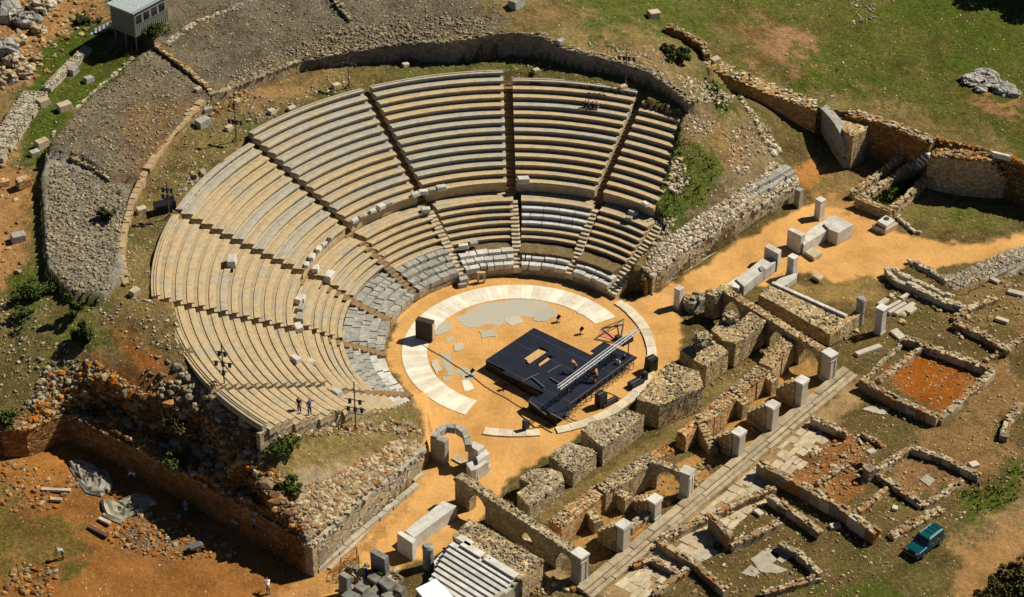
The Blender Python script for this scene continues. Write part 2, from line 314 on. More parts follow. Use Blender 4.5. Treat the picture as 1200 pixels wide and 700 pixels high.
def region(x, y):
    x = np.asarray(x, float); y = np.asarray(y, float)
    r = np.zeros(x.shape, int); r[inpoly(x, y, P1)] = 1; r[inpoly(x, y, P6) & (r == 1)] = 6; r[inpoly(x, y, P3)] = 3; r[inpoly(x, y, P3b)] = 4; r[inpoly(x, y, P2)] = 2
    R = np.hypot(x, y); A = np.degrees(np.arctan2(y, x)) % 360
    rl = np.where((A > 88) & (A < 145), 35.2, np.where((A > 192), 32.3, 33.6)); rl = np.where(A < 66, 32.2, rl)
    amin = np.where(R < 21.8, 41.5+np.clip(R-13, 0, 20)*.45, 46+np.clip(R-13, 0, 20)*.62)
    r[(R > 12.8) & (R < rl-.15) & (A > amin+.4) & (A < 229)] = 5
    return r
def Zg(x, y, bumps=True):
    x = np.atleast_1d(np.asarray(x, float)); y = np.atleast_1d(np.asarray(y, float)); r = region(x, y); z = np.zeros(x.shape)
    for k, f in ((0, f0), (1, f1), (2, f2)):
        m = r == k
        if m.any(): z[m] = f(x[m], y[m])
    m = r >= 3
    z[r == 3] = 11.9+(y[r == 3]-25)*.02+(f1(x[r == 3], y[r == 3])-10.5)*.3
    z[r == 4] = 11.15+(f1(x[r == 4], y[r == 4])-10.5)*.5
    m6 = r == 6
    if m6.any(): z[m6] = 3.5+1.0*np.clip((-4-x[m6])/30, 0, 1)+1.6*(fbm(x[m6]*.45, y[m6]*.45, 77)-.42)
    z[r == 5] = -.85+prof(np.hypot(x[r == 5], y[r == 5]))
    if bumps:
        n = (fbm(x*.35, y*.35, 3)-.5); n2 = fbm(x*1.6, y*1.6, 9, 3)-.5
        amp = np.where(r == 1, .55, np.where(r == 2, .45, np.where(r >= 3, .45, .06)))
        amp = np.where(r == 5, 0, amp); rr_ = np.hypot(x, y); kk = np.clip((rr_-14)/3, 0, 1); amp = np.where(r == 0, amp*kk, amp); z = np.where((r == 0) & (rr_ < 20), z*np.clip((rr_-14)/6, 0, 1), z); z = z+n*amp+n2*amp*.45
    return z
def zg(x, y): return float(Zg([x], [y])[0])
def G(px, py):
    """where the line of sight through a pixel meets the ground"""
    zs = np.arange(16.5, -1.5, -.05)
    P = np.array([U(px, py, z) for z in zs]); g = Zg(P[:, 0], P[:, 1])
    R = np.hypot(P[:, 0], P[:, 1]); A = np.degrees(np.arctan2(P[:, 1], P[:, 0])) % 360
    k = np.argmax(g >= zs-.001)
    return np.array([P[k, 0], P[k, 1], g[k]])

# grid: fine where the photograph looks, widening out to the far distance
def axis(a, b, st, far):
    c = list(np.arange(a, b+st, st)); s = st; x = c[-1]
    while x < far: s *= 1.35; x += s; c.append(x)
    s = st; x = c[0]; l = []
    while x > -far: s *= 1.35; x -= s; l.append(x)
    return np.array(l[::-1]+c)
gx = axis(-62, 64, .27, 1500); gy = axis(-40, 68, .27, 1500)
XX, YY = np.meshgrid(gx, gy); nx, ny = len(gx), len(gy)
X = XX.ravel(); Y = YY.ravel(); RG = region(X, Y); Z = Zg(X, Y)
_Z0 = Z.reshape(ny, nx).copy()
far = np.hypot(X, Y) > 90; Z = np.where(far, Z+(fbm(X*.02, Y*.02, 5)-.5)*np.clip((np.hypot(X, Y)-90)*.03, 0, 8), Z)
def Zfast(x, y):
    x = np.atleast_1d(np.asarray(x, float)); y = np.atleast_1d(np.asarray(y, float))
    i = np.clip(np.searchsorted(gx, x)-1, 0, nx-2); j = np.clip(np.searchsorted(gy, y)-1, 0, ny-2)
    u = np.clip((x-gx[i])/(gx[i+1]-gx[i]), 0, 1); v = np.clip((y-gy[j])/(gy[j+1]-gy[j]), 0, 1)
    return (_Z0[j, i]*(1-u)+_Z0[j, i+1]*u)*(1-v)+(_Z0[j+1, i]*(1-u)+_Z0[j+1, i+1]*u)*v
Zg = Zfast
SX, SY = PJ(np.stack([X, Y, Z], 1))

# soil and grass zones, drawn as outlines on the ground.  (outline, colour, grass, stones, softness)
ZON = []
def zone(pts, col=None, grass=None, peb=None, soft=5): ZON.append((np.array(pts, float), col, grass, peb, soft))
SAND = (.66, .375, .14); OLIVE = (.185, .13, .05); BROWN = (.26, .165, .065); ORANGE = (.33, .11, .022); GREYR = (.27, .235, .165); TAN = (.42, .29, .14)
base_col = np.zeros((len(X), 3)); grass = np.zeros(len(X)); peb = np.zeros(len(X))
base_col[:] = (.23, .15, .065)
for k, c, g_, p_ in ((0, (.165, .115, .045), .46, .35), (1, (.24, .17, .075), .40, .5), (2, (.24, .175, .075), .5, .3), (3, (.20, .165, .11), .12, .7), (4, (.30, .27, .215), .04, .9), (5, (.30, .2, .1), 0, .2), (6, (.36, .17, .06), .0, .8)):
    base_col[RG == k] = c; grass[RG == k] = g_; peb[RG == k] = p_
# upper terrace
zone([(180, 40), (260, -60), (700, -60), (600, 40), (560, 42), (400, 60), (250, 108)], (.185, .155, .105), .14, .7, 14)
zone([(560, -60), (640, -60), (780, 40), (790, 90), (720, 70), (640, 45), (590, 35)], (.27, .19, .08), .42, .35, 18)
zone([(620, -60), (900, -60), (880, 60), (780, 40), (690, 20)], (.2, .16, .06), .75, .15, 20)
zone([(880, -60), (1300, -60), (1300, 260), (1180, 175), (960, 125), (860, 70)], (.17, .125, .042), .70, .25, 20)
zone([(900, 70), (960, 60), (1010, 90), (980, 110), (930, 100)], None, .78, .1, 16)
zone([(1000, -40), (1140, -60), (1190, 10), (1200, 120), (1120, 85), (1040, 30)], None, .92, .1, 20)
zone([(870, 30), (945, 40), (950, 70), (900, 75)], (.32, .19, .09), .15, .5, 14)
zone([(1120, 100), (1190, 120), (1195, 140), (1150, 130)], (.36, .2, .09), .2, .3, 12)
zone([(960, 125), (1060, 140), (1190, 185), (1190, 170), (1060, 125), (980, 112)], (.27, .19, .08), .5, .3, 8)
# corridor round the seating
zone([(140, 340), (150, 240), (210, 160), (300, 110), (420, 78), (600, 66), (720, 84), (810, 125), (810, 145), (740, 110), (600, 88), (440, 100), (300, 155), (205, 240), (180, 310), (190, 370), (160, 380)], (.21, .155, .06), .48, .55, 6)
zone([(270, 110), (400, 84), (380, 105), (290, 135)], (.34, .21, .09), .3, .4, 8)
zone([(470, 66), (620, 64), (720, 88), (735, 100), (600, 88), (450, 95)], (.17, .14, .05), .62, .3, 8)
zone([(135, 340), (180, 330), (245, 450), (290, 500), (250, 500), (150, 420)], (.25, .175, .07), .42, .4, 8)
zone([(140, 390), (180, 410), (230, 470), (200, 470), (150, 430)], (.42, .17, .05), .1, .5, 10)
# lower left slope and pit
zone([(110, 420), (180, 440), (300, 510), (370, 640), (340, 640), (250, 570), (80, 482), (30, 500), (20, 480), (90, 430)], (.27, .125, .04), .03, .8, 8)
zone([(60, 360), (115, 340), (130, 400), (100, 420), (60, 400)], None, .75, .4, 10)
zone([(-60, 330), (60, 350), (90, 420), (40, 480), (-60, 500)], (.24, .17, .07), .6, .6, 10)
zone([(-60, 180), (20, 190), (38, 240), (30, 330), (-60, 360)], (.40, .22, .09), .1, .25, 8)
zone([(300, 500), (480, 492), (500, 510), (440, 545), (380, 570), (300, 540)], (.27, .185, .075), .45, .5, 8)
zone([(300, 510), (350, 512), (340, 535), (300, 540)], None, .9, .2, 8)
zone([(310, 570), (390, 555), (500, 520), (365, 645), (345, 610)], (.36, .28, .17), .05, 1, 8)
zone([(-80, 500), (80, 500), (370, 650), (380, 720), (-80, 760)], (.33, .15, .047), .12, .3, 6)
zone([(-40, 580), (70, 590), (110, 640), (60, 680), (-40, 690)], (.28, .16, .06), .62, .2, 14)
zone([(20, 510), (85, 500), (90, 540), (30, 560)], (.42, .20, .06), .05, .3, 8)
zone([(150, 600), (230, 600), (280, 640), (230, 650), (150, 640)], (.27, .17, .09), .05, .8, 10)
# left, top
zone([(-60, -60), (130, -60), (120, 30), (60, 90), (-60, 110)], (.40, .22, .09), .25, .6, 12)
zone([(60, 40), (120, 20), (125, 50), (70, 95), (30, 160), (20, 110)], (.13, .11, .04), .95, .2, 8)
zone([(105, 66), (165, 60), (115, 108), (60, 165), (50, 185), (20, 190), (40, 150), (60, 115)], (.15, .12, .045), .88, .2, 5)
zone([(28, 210), (50, 200), (55, 300), (40, 340), (25, 320)], None, .7, .4, 6)
zone([(15, 320), (70, 315), (85, 350), (20, 360)], None, .85, .2, 6)
zone([(138, 130), (235, 105), (235, 125), (170, 200), (150, 210)], (.24, .15, .07), .1, .6, 10)
# right hand slope
zone([(800, 135), (850, 110), (900, 160), (930, 215), (770, 325), (765, 280), (775, 200)], (.24, .185, .10), .35, .8, 8)
zone([(768, 165), (805, 150), (850, 195), (835, 235), (785, 270), (765, 240)], (.16, .13, .05), .85, .4, 6)
zone([(800, 120), (850, 125), (845, 180), (805, 170)], (.22, .16, .08), .35, .5, 8)
zone([(840, 130), (880, 150), (890, 190), (850, 200), (820, 170)], (.3, .19, .09), .45, .5, 8)
zone([(822, 90), (860, 100), (875, 130), (840, 140)], None, .8, .3, 6)
zone([(690, 50), (760, 60), (780, 90), (700, 75)], (.34, .2, .08), .2, .7, 8)
# sand of the orchestra and both entrance ways
zone([(735, 350), (768, 345), (855, 290), (940, 244), (985, 235), (1010, 245), (1060, 277), (1130, 287), (1210, 272), (1300, 262), (1300, 285), (1210, 294), (1120, 308), (1060, 318), (1040, 325), (985, 330), (940, 320), (905, 335), (840, 340), (800, 362), (800, 405), (790, 425), (740, 470), (680, 505), (640, 535), (600, 562), (570, 600), (545, 640), (460, 668), (435, 720), (340, 720), (372, 668), (425, 630), (492, 560), (503, 500), (455, 420), (470, 350), (540, 320), (650, 320)], SAND, 0, .05, 3)
zone([(372, 668), (425, 630), (470, 590), (490, 575), (440, 640), (400, 690), (350, 720), (330, 700)], (.47, .25, .09), .05, .3, 8)
zone([(538, 640), (600, 600), (640, 640), (560, 700), (500, 700)], (.36, .26, .12), .3, .7, 6)
# inside the stage building
zone([(655, 612), (620, 600), (720, 548), (840, 450), (930, 385), (925, 400), (840, 480), (790, 535)], (.24, .17, .065), .38, .3, 4)
zone([(690, 665), (730, 640), (800, 580), (865, 535), (905, 500), (980, 440), (930, 415), (880, 470), (830, 520), (720, 590), (650, 640)], (.44, .25, .085), .08, .35, 5)
zone([(810, 545), (880, 520), (900, 470), (860, 500)], (.50, .27, .09), .0, .3, 6)
zone([(600, 620), (680, 690), (640, 700), (600, 690)], (.40, .28, .14), .02, .4, 6)
# paved street and ruins
zone([(700, 700), (1000, 440), (1022, 452), (940, 530), (860, 600), (800, 660), (760, 712)], (.40, .27, .13), .12, .35, 5)
zone([(800, 640), (900, 545), (930, 545), (880, 600), (820, 650)], (.52, .36, .19), .02, .3, 4)
zone([(915, 330), (985, 330), (1040, 328), (1030, 350), (1000, 358), (940, 345)], (.33, .22, .08), .35, .2, 6)
zone([(1035, 435), (1080, 410), (1150, 440), (1100, 485)], ORANGE, .02, .4, 7)
zone([(915, 545), (1000, 520), (1020, 545), (990, 600), (940, 580)], (.33, .15, .05), .15, .4, 8)
zone([(940, 490), (1000, 500), (1020, 530), (950, 530)], (.36, .17, .06), .15, .4, 8)
zone([(1050, 540), (1110, 550), (1130, 560), (1080, 590), (1040, 570)], (.30, .17, .075), .1, .5, 6)
zone([(1080, 500), (1140, 490), (1190, 520), (1150, 560), (1090, 540)], (.29, .17, .07), .3, .3, 12)
zone([(1130, 450), (1190, 400), (1200, 480), (1150, 500)], (.30, .18, .075), .3, .3, 12)
zone([(1080, 230), (1200, 240), (1300, 240), (1300, 270), (1200, 262), (1130, 275), (1070, 272), (1050, 250)], (.27, .2, .08), .55, .1, 8)
zone([(1100, 240), (1300, 245), (1300, 262), (1120, 268)], None, .78, .1, 8)
zone([(985, 195), (1040, 185), (1060, 178), (1030, 210), (1000, 228), (950, 225), (940, 205)], (.27, .18, .075), .45, .3, 6)
zone([(1000, 228), (1015, 232), (1000, 250), (960, 240), (950, 225)], (.42, .24, .09), .1, .2, 5)
zone([(938, 192), (960, 190), (975, 205), (950, 222), (930, 215)], (.45, .22, .07), .05, .4, 5)
zone([(1022, 236), (1062, 203), (1083, 196), (1080, 208), (1047, 240)], (.05, .11, .018), 1.0, 0, 2)
zone([(1105, 325), (1200, 290), (1300, 280), (1300, 300), (1200, 310), (1130, 340)], (.42, .38, .30), 0, 1, 4)
zone([(1060, 330), (1100, 340), (1300, 310), (1300, 400), (1150, 380), (1070, 360)], (.29, .19, .08), .4, .3, 8)
zone([(1140, 600), (1200, 560), (1300, 540), (1300, 640), (1130, 660), (1120, 630)], (.30, .2, .09), .4, .5, 12)
zone([(1125, 575), (1200, 545), (1210, 580), (1140, 620), (1120, 600)], None, .85, .2, 10)
zone([(1130, 640), (1300, 580), (1300, 760), (1100, 760), (1110, 690)], (.38, .22, .09), .12, .35, 10)
zone([(960, 690), (1050, 685), (1060, 720), (950, 720)], None, .9, .1, 12)
inview = (SX > -80) & (SX < 1290) & (SY > -80) & (SY < 790)
idx = np.where(inview)[0]; sx = SX[idx]; sy = SY[idx]
wx = (fbm(X[idx]*.4, Y[idx]*.4, 21, 6)-.5)*1.5+(vnoise(X[idx]*1.7, Y[idx]*1.7, 5)-.5)*.7; wy = (fbm(X[idx]*.4, Y[idx]*.4, 31, 6)-.5)*1.5+(vnoise(X[idx]*1.7, Y[idx]*1.7, 6)-.5)*.7
def sdist(x, y, P):
    d = np.full(x.shape, 1e9); n = len(P)
    for i in range(n):
        a = P[i]; b = P[(i+1) % n]; ab = b-a; L = (ab**2).sum()+1e-9
        t = np.clip(((x-a[0])*ab[0]+(y-a[1])*ab[1])/L, 0, 1)
        d = np.minimum(d, np.hypot(x-a[0]-t*ab[0], y-a[1]-t*ab[1]))
    return np.where(inpoly(x, y, P), d, -d)
for P, col, g_, p_, soft in ZON:
    ok = (sx > P[:, 0].min()-30) & (sx < P[:, 0].max()+30) & (sy > P[:, 1].min()-30) & (sy < P[:, 1].max()+30)
    if not ok.any(): continue
    d = sdist(sx[ok]+wx[ok]*soft*3.2, sy[ok]+wy[ok]*soft*3.2, P); w = np.clip(d/soft*.5+.5, 0, 1); w = w*w*(3-2*w); I = idx[ok]
    if col is not None: base_col[I] = base_col[I]*(1-w[:, None])+np.array(col)*w[:, None]
    if g_ is not None: grass[I] = grass[I]*(1-w)+g_*w
    if p_ is not None: peb[I] = peb[I]*(1-w)+p_*w
k = ~inview; base_col[k] = (.22, .16, .07); grass[k] = .55; peb[k] = .2

def mat_ground():
    m, t, b = nt('ground_mat'); b.inputs['Roughness'].default_value = .95; b.inputs['Specular IOR Level'].default_value = .1
    gp = gpos(t); col = attr(t, 'Zcol').outputs['Color']; gr = attr(t, 'grassy').outputs['Fac']; pb = attr(t, 'pebbly').outputs['Fac']
    n1 = noise(t, .35, 6, .62, gp); n2 = noise(t, 2.6, 6, .72, gp); n3 = noise(t, 11, 3, .6, gp)
    c = mixc(t, col, ramp(t, [(.3, (.55, .52, .48)), (.5, (1, 1, 1)), (.7, (1.25, 1.2, 1.1))], n1), math_(t, 'ADD', .3, math_(t, 'MULTIPLY', math_(t, 'ADD', gr, pb), .9)), 'MULTIPLY')
    gritty = math_(t, 'MULTIPLY', math_(t, 'MINIMUM', math_(t, 'ADD', math_(t, 'ADD', gr, pb), .2), 1.0), .95)
    c = mixc(t, c, ramp(t, [(.25, .35), (.5, .95), (.75, 1.55)], n2), gritty, 'MULTIPLY')
    # grass: threshold of a noise by the amount of grass
    gn = math_(t, 'ADD', math_(t, 'MULTIPLY', noise(t, .22, 7, .7, gp), .62), math_(t, 'MULTIPLY', noise(t, 1.9, 5, .7, gp), .38))
    s = math_(t, 'SUBTRACT', math_(t, 'ADD', gn, math_(t, 'MULTIPLY', gr, .55)), .72)
    gm = ramp(t, [(-.0, 0), (.28, 1)], s)
    gc = ramp(t, [(.3, (.018, .040, .003)), (.5, (.065, .105, .010)), (.72, (.18, .18, .03))], n2)
    c = mixc(t, c, gc, math_(t, 'MULTIPLY', gm, .9))
    # stones lying in the soil
    for sc, lim, colr in ((2.6, .20, (.50, .44, .33)), (5.5, .24, (.38, .33, .25))):
        v = N(t, 'ShaderNodeTexVoronoi'); v.inputs['Scale'].default_value = sc; t.links.new(gp, v.inputs['Vector'])
        sp = N(t, 'ShaderNodeSeparateColor'); t.links.new(v.outputs['Color'], sp.inputs[0])
        sel = math_(t, 'LESS_THAN', sp.outputs[0], math_(t, 'MULTIPLY', pb, .55))
        st = math_(t, 'MULTIPLY', math_(t, 'LESS_THAN', v.outputs['Distance'], lim), sel)
        sc_ = ramp(t, [(0, [q*.55 for q in colr]), (.5, colr), (1, [min(.9, q*1.5) for q in colr])], sp.outputs[1])
        c = mixc(t, c, sc_, st)
    dust = noise(t, .16, 6, .65, gp); c = mixc(t, c, ramp(t, [(.32, (.72, .68, .62)), (.5, (1, 1, 1)), (.68, (1.10, 1.12, 1.22))], dust), .75, 'MULTIPLY')
    t.links.new(sat(t, c, 1.04), b.inputs['Base Color'])
    h = math_(t, 'ADD', math_(t, 'MULTIPLY', n2, math_(t, 'ADD', math_(t, 'MULTIPLY', gritty, 1.0), .08)), math_(t, 'MULTIPLY', n3, math_(t, 'ADD', math_(t, 'MULTIPLY', gritty, .35), .05)))
    bump(t, b, h, .35, .8)
    return m
MG = mat_ground()
q = np.arange(nx*ny).reshape(ny, nx); F = np.stack([q[:-1, :-1].ravel(), q[:-1, 1:].ravel(), q[1:, 1:].ravel(), q[1:, :-1].ravel()], 1)
fr = RG[F]; f_is0 = (fr == 0).all(1); f_is2 = (fr == 2).all(1); f_rest = ~(f_is0 | f_is2)
def ground_part(name, sel):
    Fs = F[sel]; used, inv = np.unique(Fs, return_inverse=True); inv = inv.reshape(-1, 4)
    me = bpy.data.meshes.new(name); me.vertices.add(len(used)); me.vertices.foreach_set('co', np.stack([X[used], Y[used], Z[used]], 1).ravel())
    me.loops.add(inv.size); me.loops.foreach_set('vertex_index', inv.ravel()); me.polygons.add(len(inv))
    me.polygons.foreach_set('loop_start', np.arange(len(inv))*4); me.polygons.foreach_set('loop_total', np.full(len(inv), 4))
    me.update(calc_edges=True); me.validate()
    a = me.attributes.new('Zcol', 'FLOAT_COLOR', 'POINT'); a.data.foreach_set('color', np.hstack([base_col[used], np.ones((len(used), 1))]).ravel())
    for nm, arr in (('grassy', grass), ('pebbly', peb)):
        a = me.attributes.new(nm, 'FLOAT', 'POINT'); a.data.foreach_set('value', arr[used])
    me.materials.append(MG); me.polygons.foreach_set('use_smooth', [True]*len(inv))
    o = bpy.data.objects.new(name, me); C.objects.link(o); o['kind'] = 'structure'
    return o
ground_part('ground', f_is0); ground_part('hillside', f_rest); ground_part('meadow', f_is2)
#PART2

# ================================================================== THE SEATING
def seat_arc(mb, r0, r1, zb, zt, a0, a1, st=2.0, jr=0, jz=0):
    """a seat stone with a projecting lip over a recessed front"""
    r = .5+(random.random()-.5)*.6; arc(mb, r0+.2, r1, zb, zt-.2, a0, a1, st, r=r); rm = r0+(r1-.27-r0)*.56; arc(mb, r0, rm, zt-.15, zt, a0, a1, st, jr=jr, jz=jz, r=r); arc(mb, rm, r1, zt-.3, zt-.085, a0, a1, st, r=r)
def arc(mb, r0, r1, zb, zt, a0, a1, st=2.0, m=0, r=None, jr=0, jz=0, tilt=0):
    n = max(1, int(abs(a1-a0)/st)); vs = []; fs = []
    for i in range(n+1):
        a = TRA(a0+(a1-a0)*i/n); c, s = math.cos(a), math.sin(a); k0 = random.uniform(-jr, jr); k1 = random.uniform(-jz, jz)
        for rr, zz in ((r0+k0, zb), (r1, zb), (r1, zt+k1+tilt), (r0+k0, zt+k1)): vs.append((rr*c, rr*s, zz))
    for i in range(n):
        o = 4*i; p = o+4
        for j in range(4): k = (j+1) % 4; fs.append((o+j, p+j, p+k, o+k) if a1 > a0 else (o+j, o+k, p+k, p+j))
    fs.append((0, 1, 2, 3)); fs.append((4*n+3, 4*n+2, 4*n+1, 4*n))
    mb.add(vs, fs, m, r)
seating = empty('theatre_seating', (0, 0, 0))
tag(seating, 'great semicircular bowl of tan stone seat rows cut by stairways above the sandy orchestra', 'seating')
NR, RR, Z0 = 1.0, .418, 5.75
STU = [229.3, 217, 191.7, 166.8, 142, 117.2, 92, 67.6, 52]
NROW = [11, 11, 12, 12, 13, 13, 12, 11]
GREYW = [0, 0, 0, .3, .75, .8, .25, .1]
for k in range(8):
    hi, lo = STU[k], STU[k+1]
    w_ = tag(empty('seat_wedge', (0, 0, 0)), None); w_.parent = seating
    for i in range(NROW[k]+1):
        r0 = 21.3+NR*i; last = i == NROW[k]; r1 = r0+(.5 if last else NR+.04)
        half = math.degrees(.47/r0)
        a1 = hi-(half if k > 0 else 0); a0 = lo+half
        if k == 7:
            a0 = [50.8, 51.2, 51.5, 51.9, 52.2, 52.5, 52.8, 54.6, 57.4, 58, 58.5, 59][min(i, 11)]
        if k == 0: a1 += .4*math.sin(i*2.1)
        z = Z0+RR*i; mb = MB()
        # one row is made of a few long stone courses with a little unevenness
        a = a0
        while a < a1-.01:
            b_ = min(a1, a+random.uniform(3, 8)); b_ = a1 if a1-b_ < 1.5 else b_
            seat_arc(mb, r0+random.uniform(-.015, .015), r1+.27, (z-1.25 if i == 0 else z-.75), z+random.uniform(-.006, .006), a, b_-.01, 1.6, jr=.008, jz=.006); a = b_
        if last: # back of the topmost course
            arc(mb, r1-.06, r1, z-1.0, z-.004, a0, a1, 2)
        grey = random.random() < GREYW[k] and 1 < i
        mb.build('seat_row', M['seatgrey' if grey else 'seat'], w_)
# lower cavea
STL = [229.3, 218.5, 187.8, 163.8, 141.2, 115.8, 90.4, 66.6, 47.5]
NMAR = [4, 5, 5, 5, 4, 3, 2, 2]
for k in range(8):
    hi, lo = STL[k], STL[k+1]
    w_ = empty('lower_seat_wedge', (0, 0, 0)); w_.parent = seating; w_['label'] = 'lower seat rows with pale marble benches at the front'
    for i in range(6):
        r0 = 16.0+.73*i; z = 2.05+.42*(i+1); r1 = r0+(.75 if i < 5 else 1.75); half = math.degrees(.40/r0); mb = MB()
        if k in (1, 2, 3) and i == 0: continue
        a1 = hi-(half if k else 0); a0 = lo+half if k < 7 else lo+max(0, (r0-13)*.25)
        a = a0
        marb = (k == 6 and i in (2, 3, 4))
        while a < a1-.01:
            b_ = min(a1, a+(random.uniform(3.5, 6) if marb else random.uniform(5, 11))); b_ = a1 if a1-b_ < 1.5 else b_
            seat_arc(mb, r0, r1+(.27 if i < 5 else 0), z-.75, z+random.uniform(-.008, .008), a, b_-(.2 if marb else .01), 2, jr=.01, jz=.008); a = b_
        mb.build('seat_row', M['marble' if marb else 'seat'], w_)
    nm = NMAR[k]
    for i in range(nm):
        wd = (3.2/nm if nm == 4 else .72) if nm <= 4 else .79; r0 = 12.8+wd*i; z = 1.35+.34*i if nm <= 4 else 1.1+.3*i; mb = MB()
        if k in (0, 1): z = .75+.42*i; 
        if k == 0 and i == 0: continue
        half = math.degrees(.36/r0); a1 = hi-(half if k else 0); a0 = lo+half if k < 7 else lo-1+max(0, (r0-13)*.3); a = a0
        while a < a1-.3:
            b_ = min(a1, a+random.uniform(2.6, 6.5)*13/r0); b_ = a1 if a1-b_ < 1.2 else b_
            if True:
                arc(mb, r0+random.uniform(-.05, .07), r0+wd+random.uniform(-.02, .05), z-.55, z+random.uniform(-.05, .05), a+.05, b_-random.uniform(.15, .5), 2.2, jr=.02, jz=.015)
            a = b_
        mb.build('marble_bench', M['marblegrey' if (k in (2, 3, 4) or random.random() < .4) else 'marble'], w_)
    mb = MB(); half = math.degrees(.36/13)
    arc(mb, 12.86, 13.5, -.2, (1.05 if k > 1 else .5), lo+(half if k < 7 else 0), hi-(half if k else 0), 2, jz=.03, jr=.02); mb.build('podium_wall', M['ashlar'], w_)
    mb = MB(); arc(mb, 12.8+nm*wd-.15, 16.2, .8, 1.98 if k > 2 else 1.5, lo+1, hi-1, 2, jz=.06); mb.build('grassy_ledge', M['soil'], w_)
# stairways: two steps to a row, sunk between the wedges
for k in range(1, 8):
    mb = MB(); a = STU[k]
    n = min(NROW[k], NROW[k-1])*2+1
    for j in range(n):
        r0 = 21.2+.5*j; hw = math.degrees(.49/r0); z = 4.55+.209*j
        arc(mb, r0, r0+.56, z-.7, z, a-hw, a+hw, 3, jr=.03, jz=.03)
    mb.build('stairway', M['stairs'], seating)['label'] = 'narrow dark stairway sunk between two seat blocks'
    mb = MB(); a = STL[k]; b2 = STU[k]
    for j in range(17):
        r0 = 12.75+.43*j; hw = math.degrees(.42/r0); z = .95+.205*j; aa = a+(b2-a)*j/24
        if True: arc(mb, r0, r0+.47, z-.6, z+(.10 if k > 4 else .0), aa-hw, aa+hw, 3, jr=.03, jz=.02)
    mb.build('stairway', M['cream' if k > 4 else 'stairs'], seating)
mb = MB()
for j in range(20):
    r0 = 13.0+.43*j; aa = 45.4+.19*j; z = .55+.2*j; hw = math.degrees(.75/r0)
    arc(mb, r0, r0+.47, z-.8, z+random.uniform(-.04, .04), aa-hw, aa+hw*.9, 3, jr=.05, jz=.03, r=random.random())
mb.build('end_stairway', M['cream'], seating)['label'] = 'broken marble stairway running up the end of the seats'
# solid flank under the left-hand and right-hand ends
mb = MB()
for i in range(20):
    r0 = 13.5+i; z = float(np.interp(r0, [12.8, 16, 20, 21.3, 33], [.6, 1.7, 4.2, 5.3, 9.9]))
    arc(mb, r0, r0+1.05, z-3, z+.02, 228.4, 229.2, 1)
mb.build('flank_wall', M['ashlar'], seating)
mb = MB()
for i in range(19):
    r0 = 13.5+i; z = float(np.interp(r0, [12.8, 16, 20, 21.3, 33], [.6, 1.7, 4.2, 5.3, 9.9])); a_ = float(np.interp(r0, [13, 21, 28, 29, 32.5], [47.6, 50.6, 53.0, 57.4, 59]))
    arc(mb, r0, r0+1.05, z-4, z+.02, a_, a_+.8, 1)
mb.build('flank_wall', M['ashlar'], seating)

# ================================================================== THE ORCHESTRA
def ring(name, r0, r1, a0, a1, step, zb, zt, mat, jz=.01, gap=.12, jr=0, drop=0):
    mb = MB(); a = a0
    while a < a1-.2:
        b_ = min(a1, a+step*random.uniform(.85, 1.15))
        if random.random() >= drop: arc(mb, r0+random.uniform(-jr, jr), r1+random.uniform(-jr, jr), zb, zt+random.uniform(-jz, jz), a, b_-gap, 2)
        a = b_
    return mb.build(name, mat)
o = ring('marble_paving', 8.75, 11.15, 31, 244, 3.3, -.1, .045, M['orchmarble'], .006, .07, 0); o['kind'] = 'structure'
def groundz(x, y): return zg(x, y)
def kerb(name, a0, a1, label, zt=.14):
    mb = MB(); a = a0
    while a < a1-.2:
        b_ = min(a1, a+random.uniform(5, 8)); b_ = a1 if a1-b_ < 3 else b_
        arc(mb, 12.35+random.uniform(-.04, .04), 13.3+random.uniform(-.05, .05), -.2, zt+random.uniform(-.02, .02), a, b_-.12, 2); a = b_
    return tag(mb.build(name, M['kerb']), label, 'kerb', 'stone kerbs edging the orchestra')
kerb('stone_kerb', -74, 40, 'long curved kerb of cream blocks round the right side of the orchestra')
kerb('stone_kerb', -104, -81, 'short straightish run of cream kerb blocks at the foot of the orchestra, beside the marble arch')
M['paving'] = mat_marble('grey_paving_mat', (.46, .48, .42), (.56, .46, .30), scale=.9)
# broken patches of grey paving
def sheet(name, pts, zt, mat, zb=-.1):
    mb = MB(); mb.prism([tuple(U(x, y, zt)[:2]) for x, y in pts], zb, zt); return mb.build(name, mat)
def ragged(pts, amp=1.2):
    out = []
    for i in range(len(pts)):
        a = np.array(pts[i], float); b = np.array(pts[(i+1) % len(pts)], float); n = max(1, int(np.hypot(*(b-a))/4))
        for j in range(n): out.append(tuple(a+(b-a)*j/n+np.array([random.uniform(-amp, amp), random.uniform(-amp, amp)*.6])))
    return out
for i, pl in enumerate([[(533, 374), (566, 356), (600, 352), (640, 348), (642, 362), (625, 372), (610, 371), (598, 376), (585, 382), (573, 380), (560, 383), (545, 383)],
                        [(516, 414), (526, 414), (533, 436), (543, 430), (557, 436), (566, 432), (556, 440), (548, 452), (540, 438), (525, 440)],
                        [(541, 446), (550, 446), (554, 456), (546, 458)], [(520, 442), (526, 441), (527, 447), (520, 448)], [(522, 396), (530, 394), (533, 399), (525, 401)], [(673, 362), (680, 358), (686, 364), (678, 368)], [(590, 373), (608, 370), (614, 378), (598, 382)], [(505, 385), (518, 378), (530, 378), (524, 390), (510, 394)], [(628, 366), (650, 360), (655, 368), (640, 376), (626, 376)], [(560, 388), (578, 386), (584, 393), (566, 396)], [(532, 404), (541, 402), (544, 410), (535, 412)], [(506, 424), (513, 420), (517, 434), (510, 438)]]):
    o = sheet('grey_paving', ragged(pl, 1.8), .012+.004*i, M['paving' if i != 2 else 'orchmarble']); o['kind'] = 'structure'

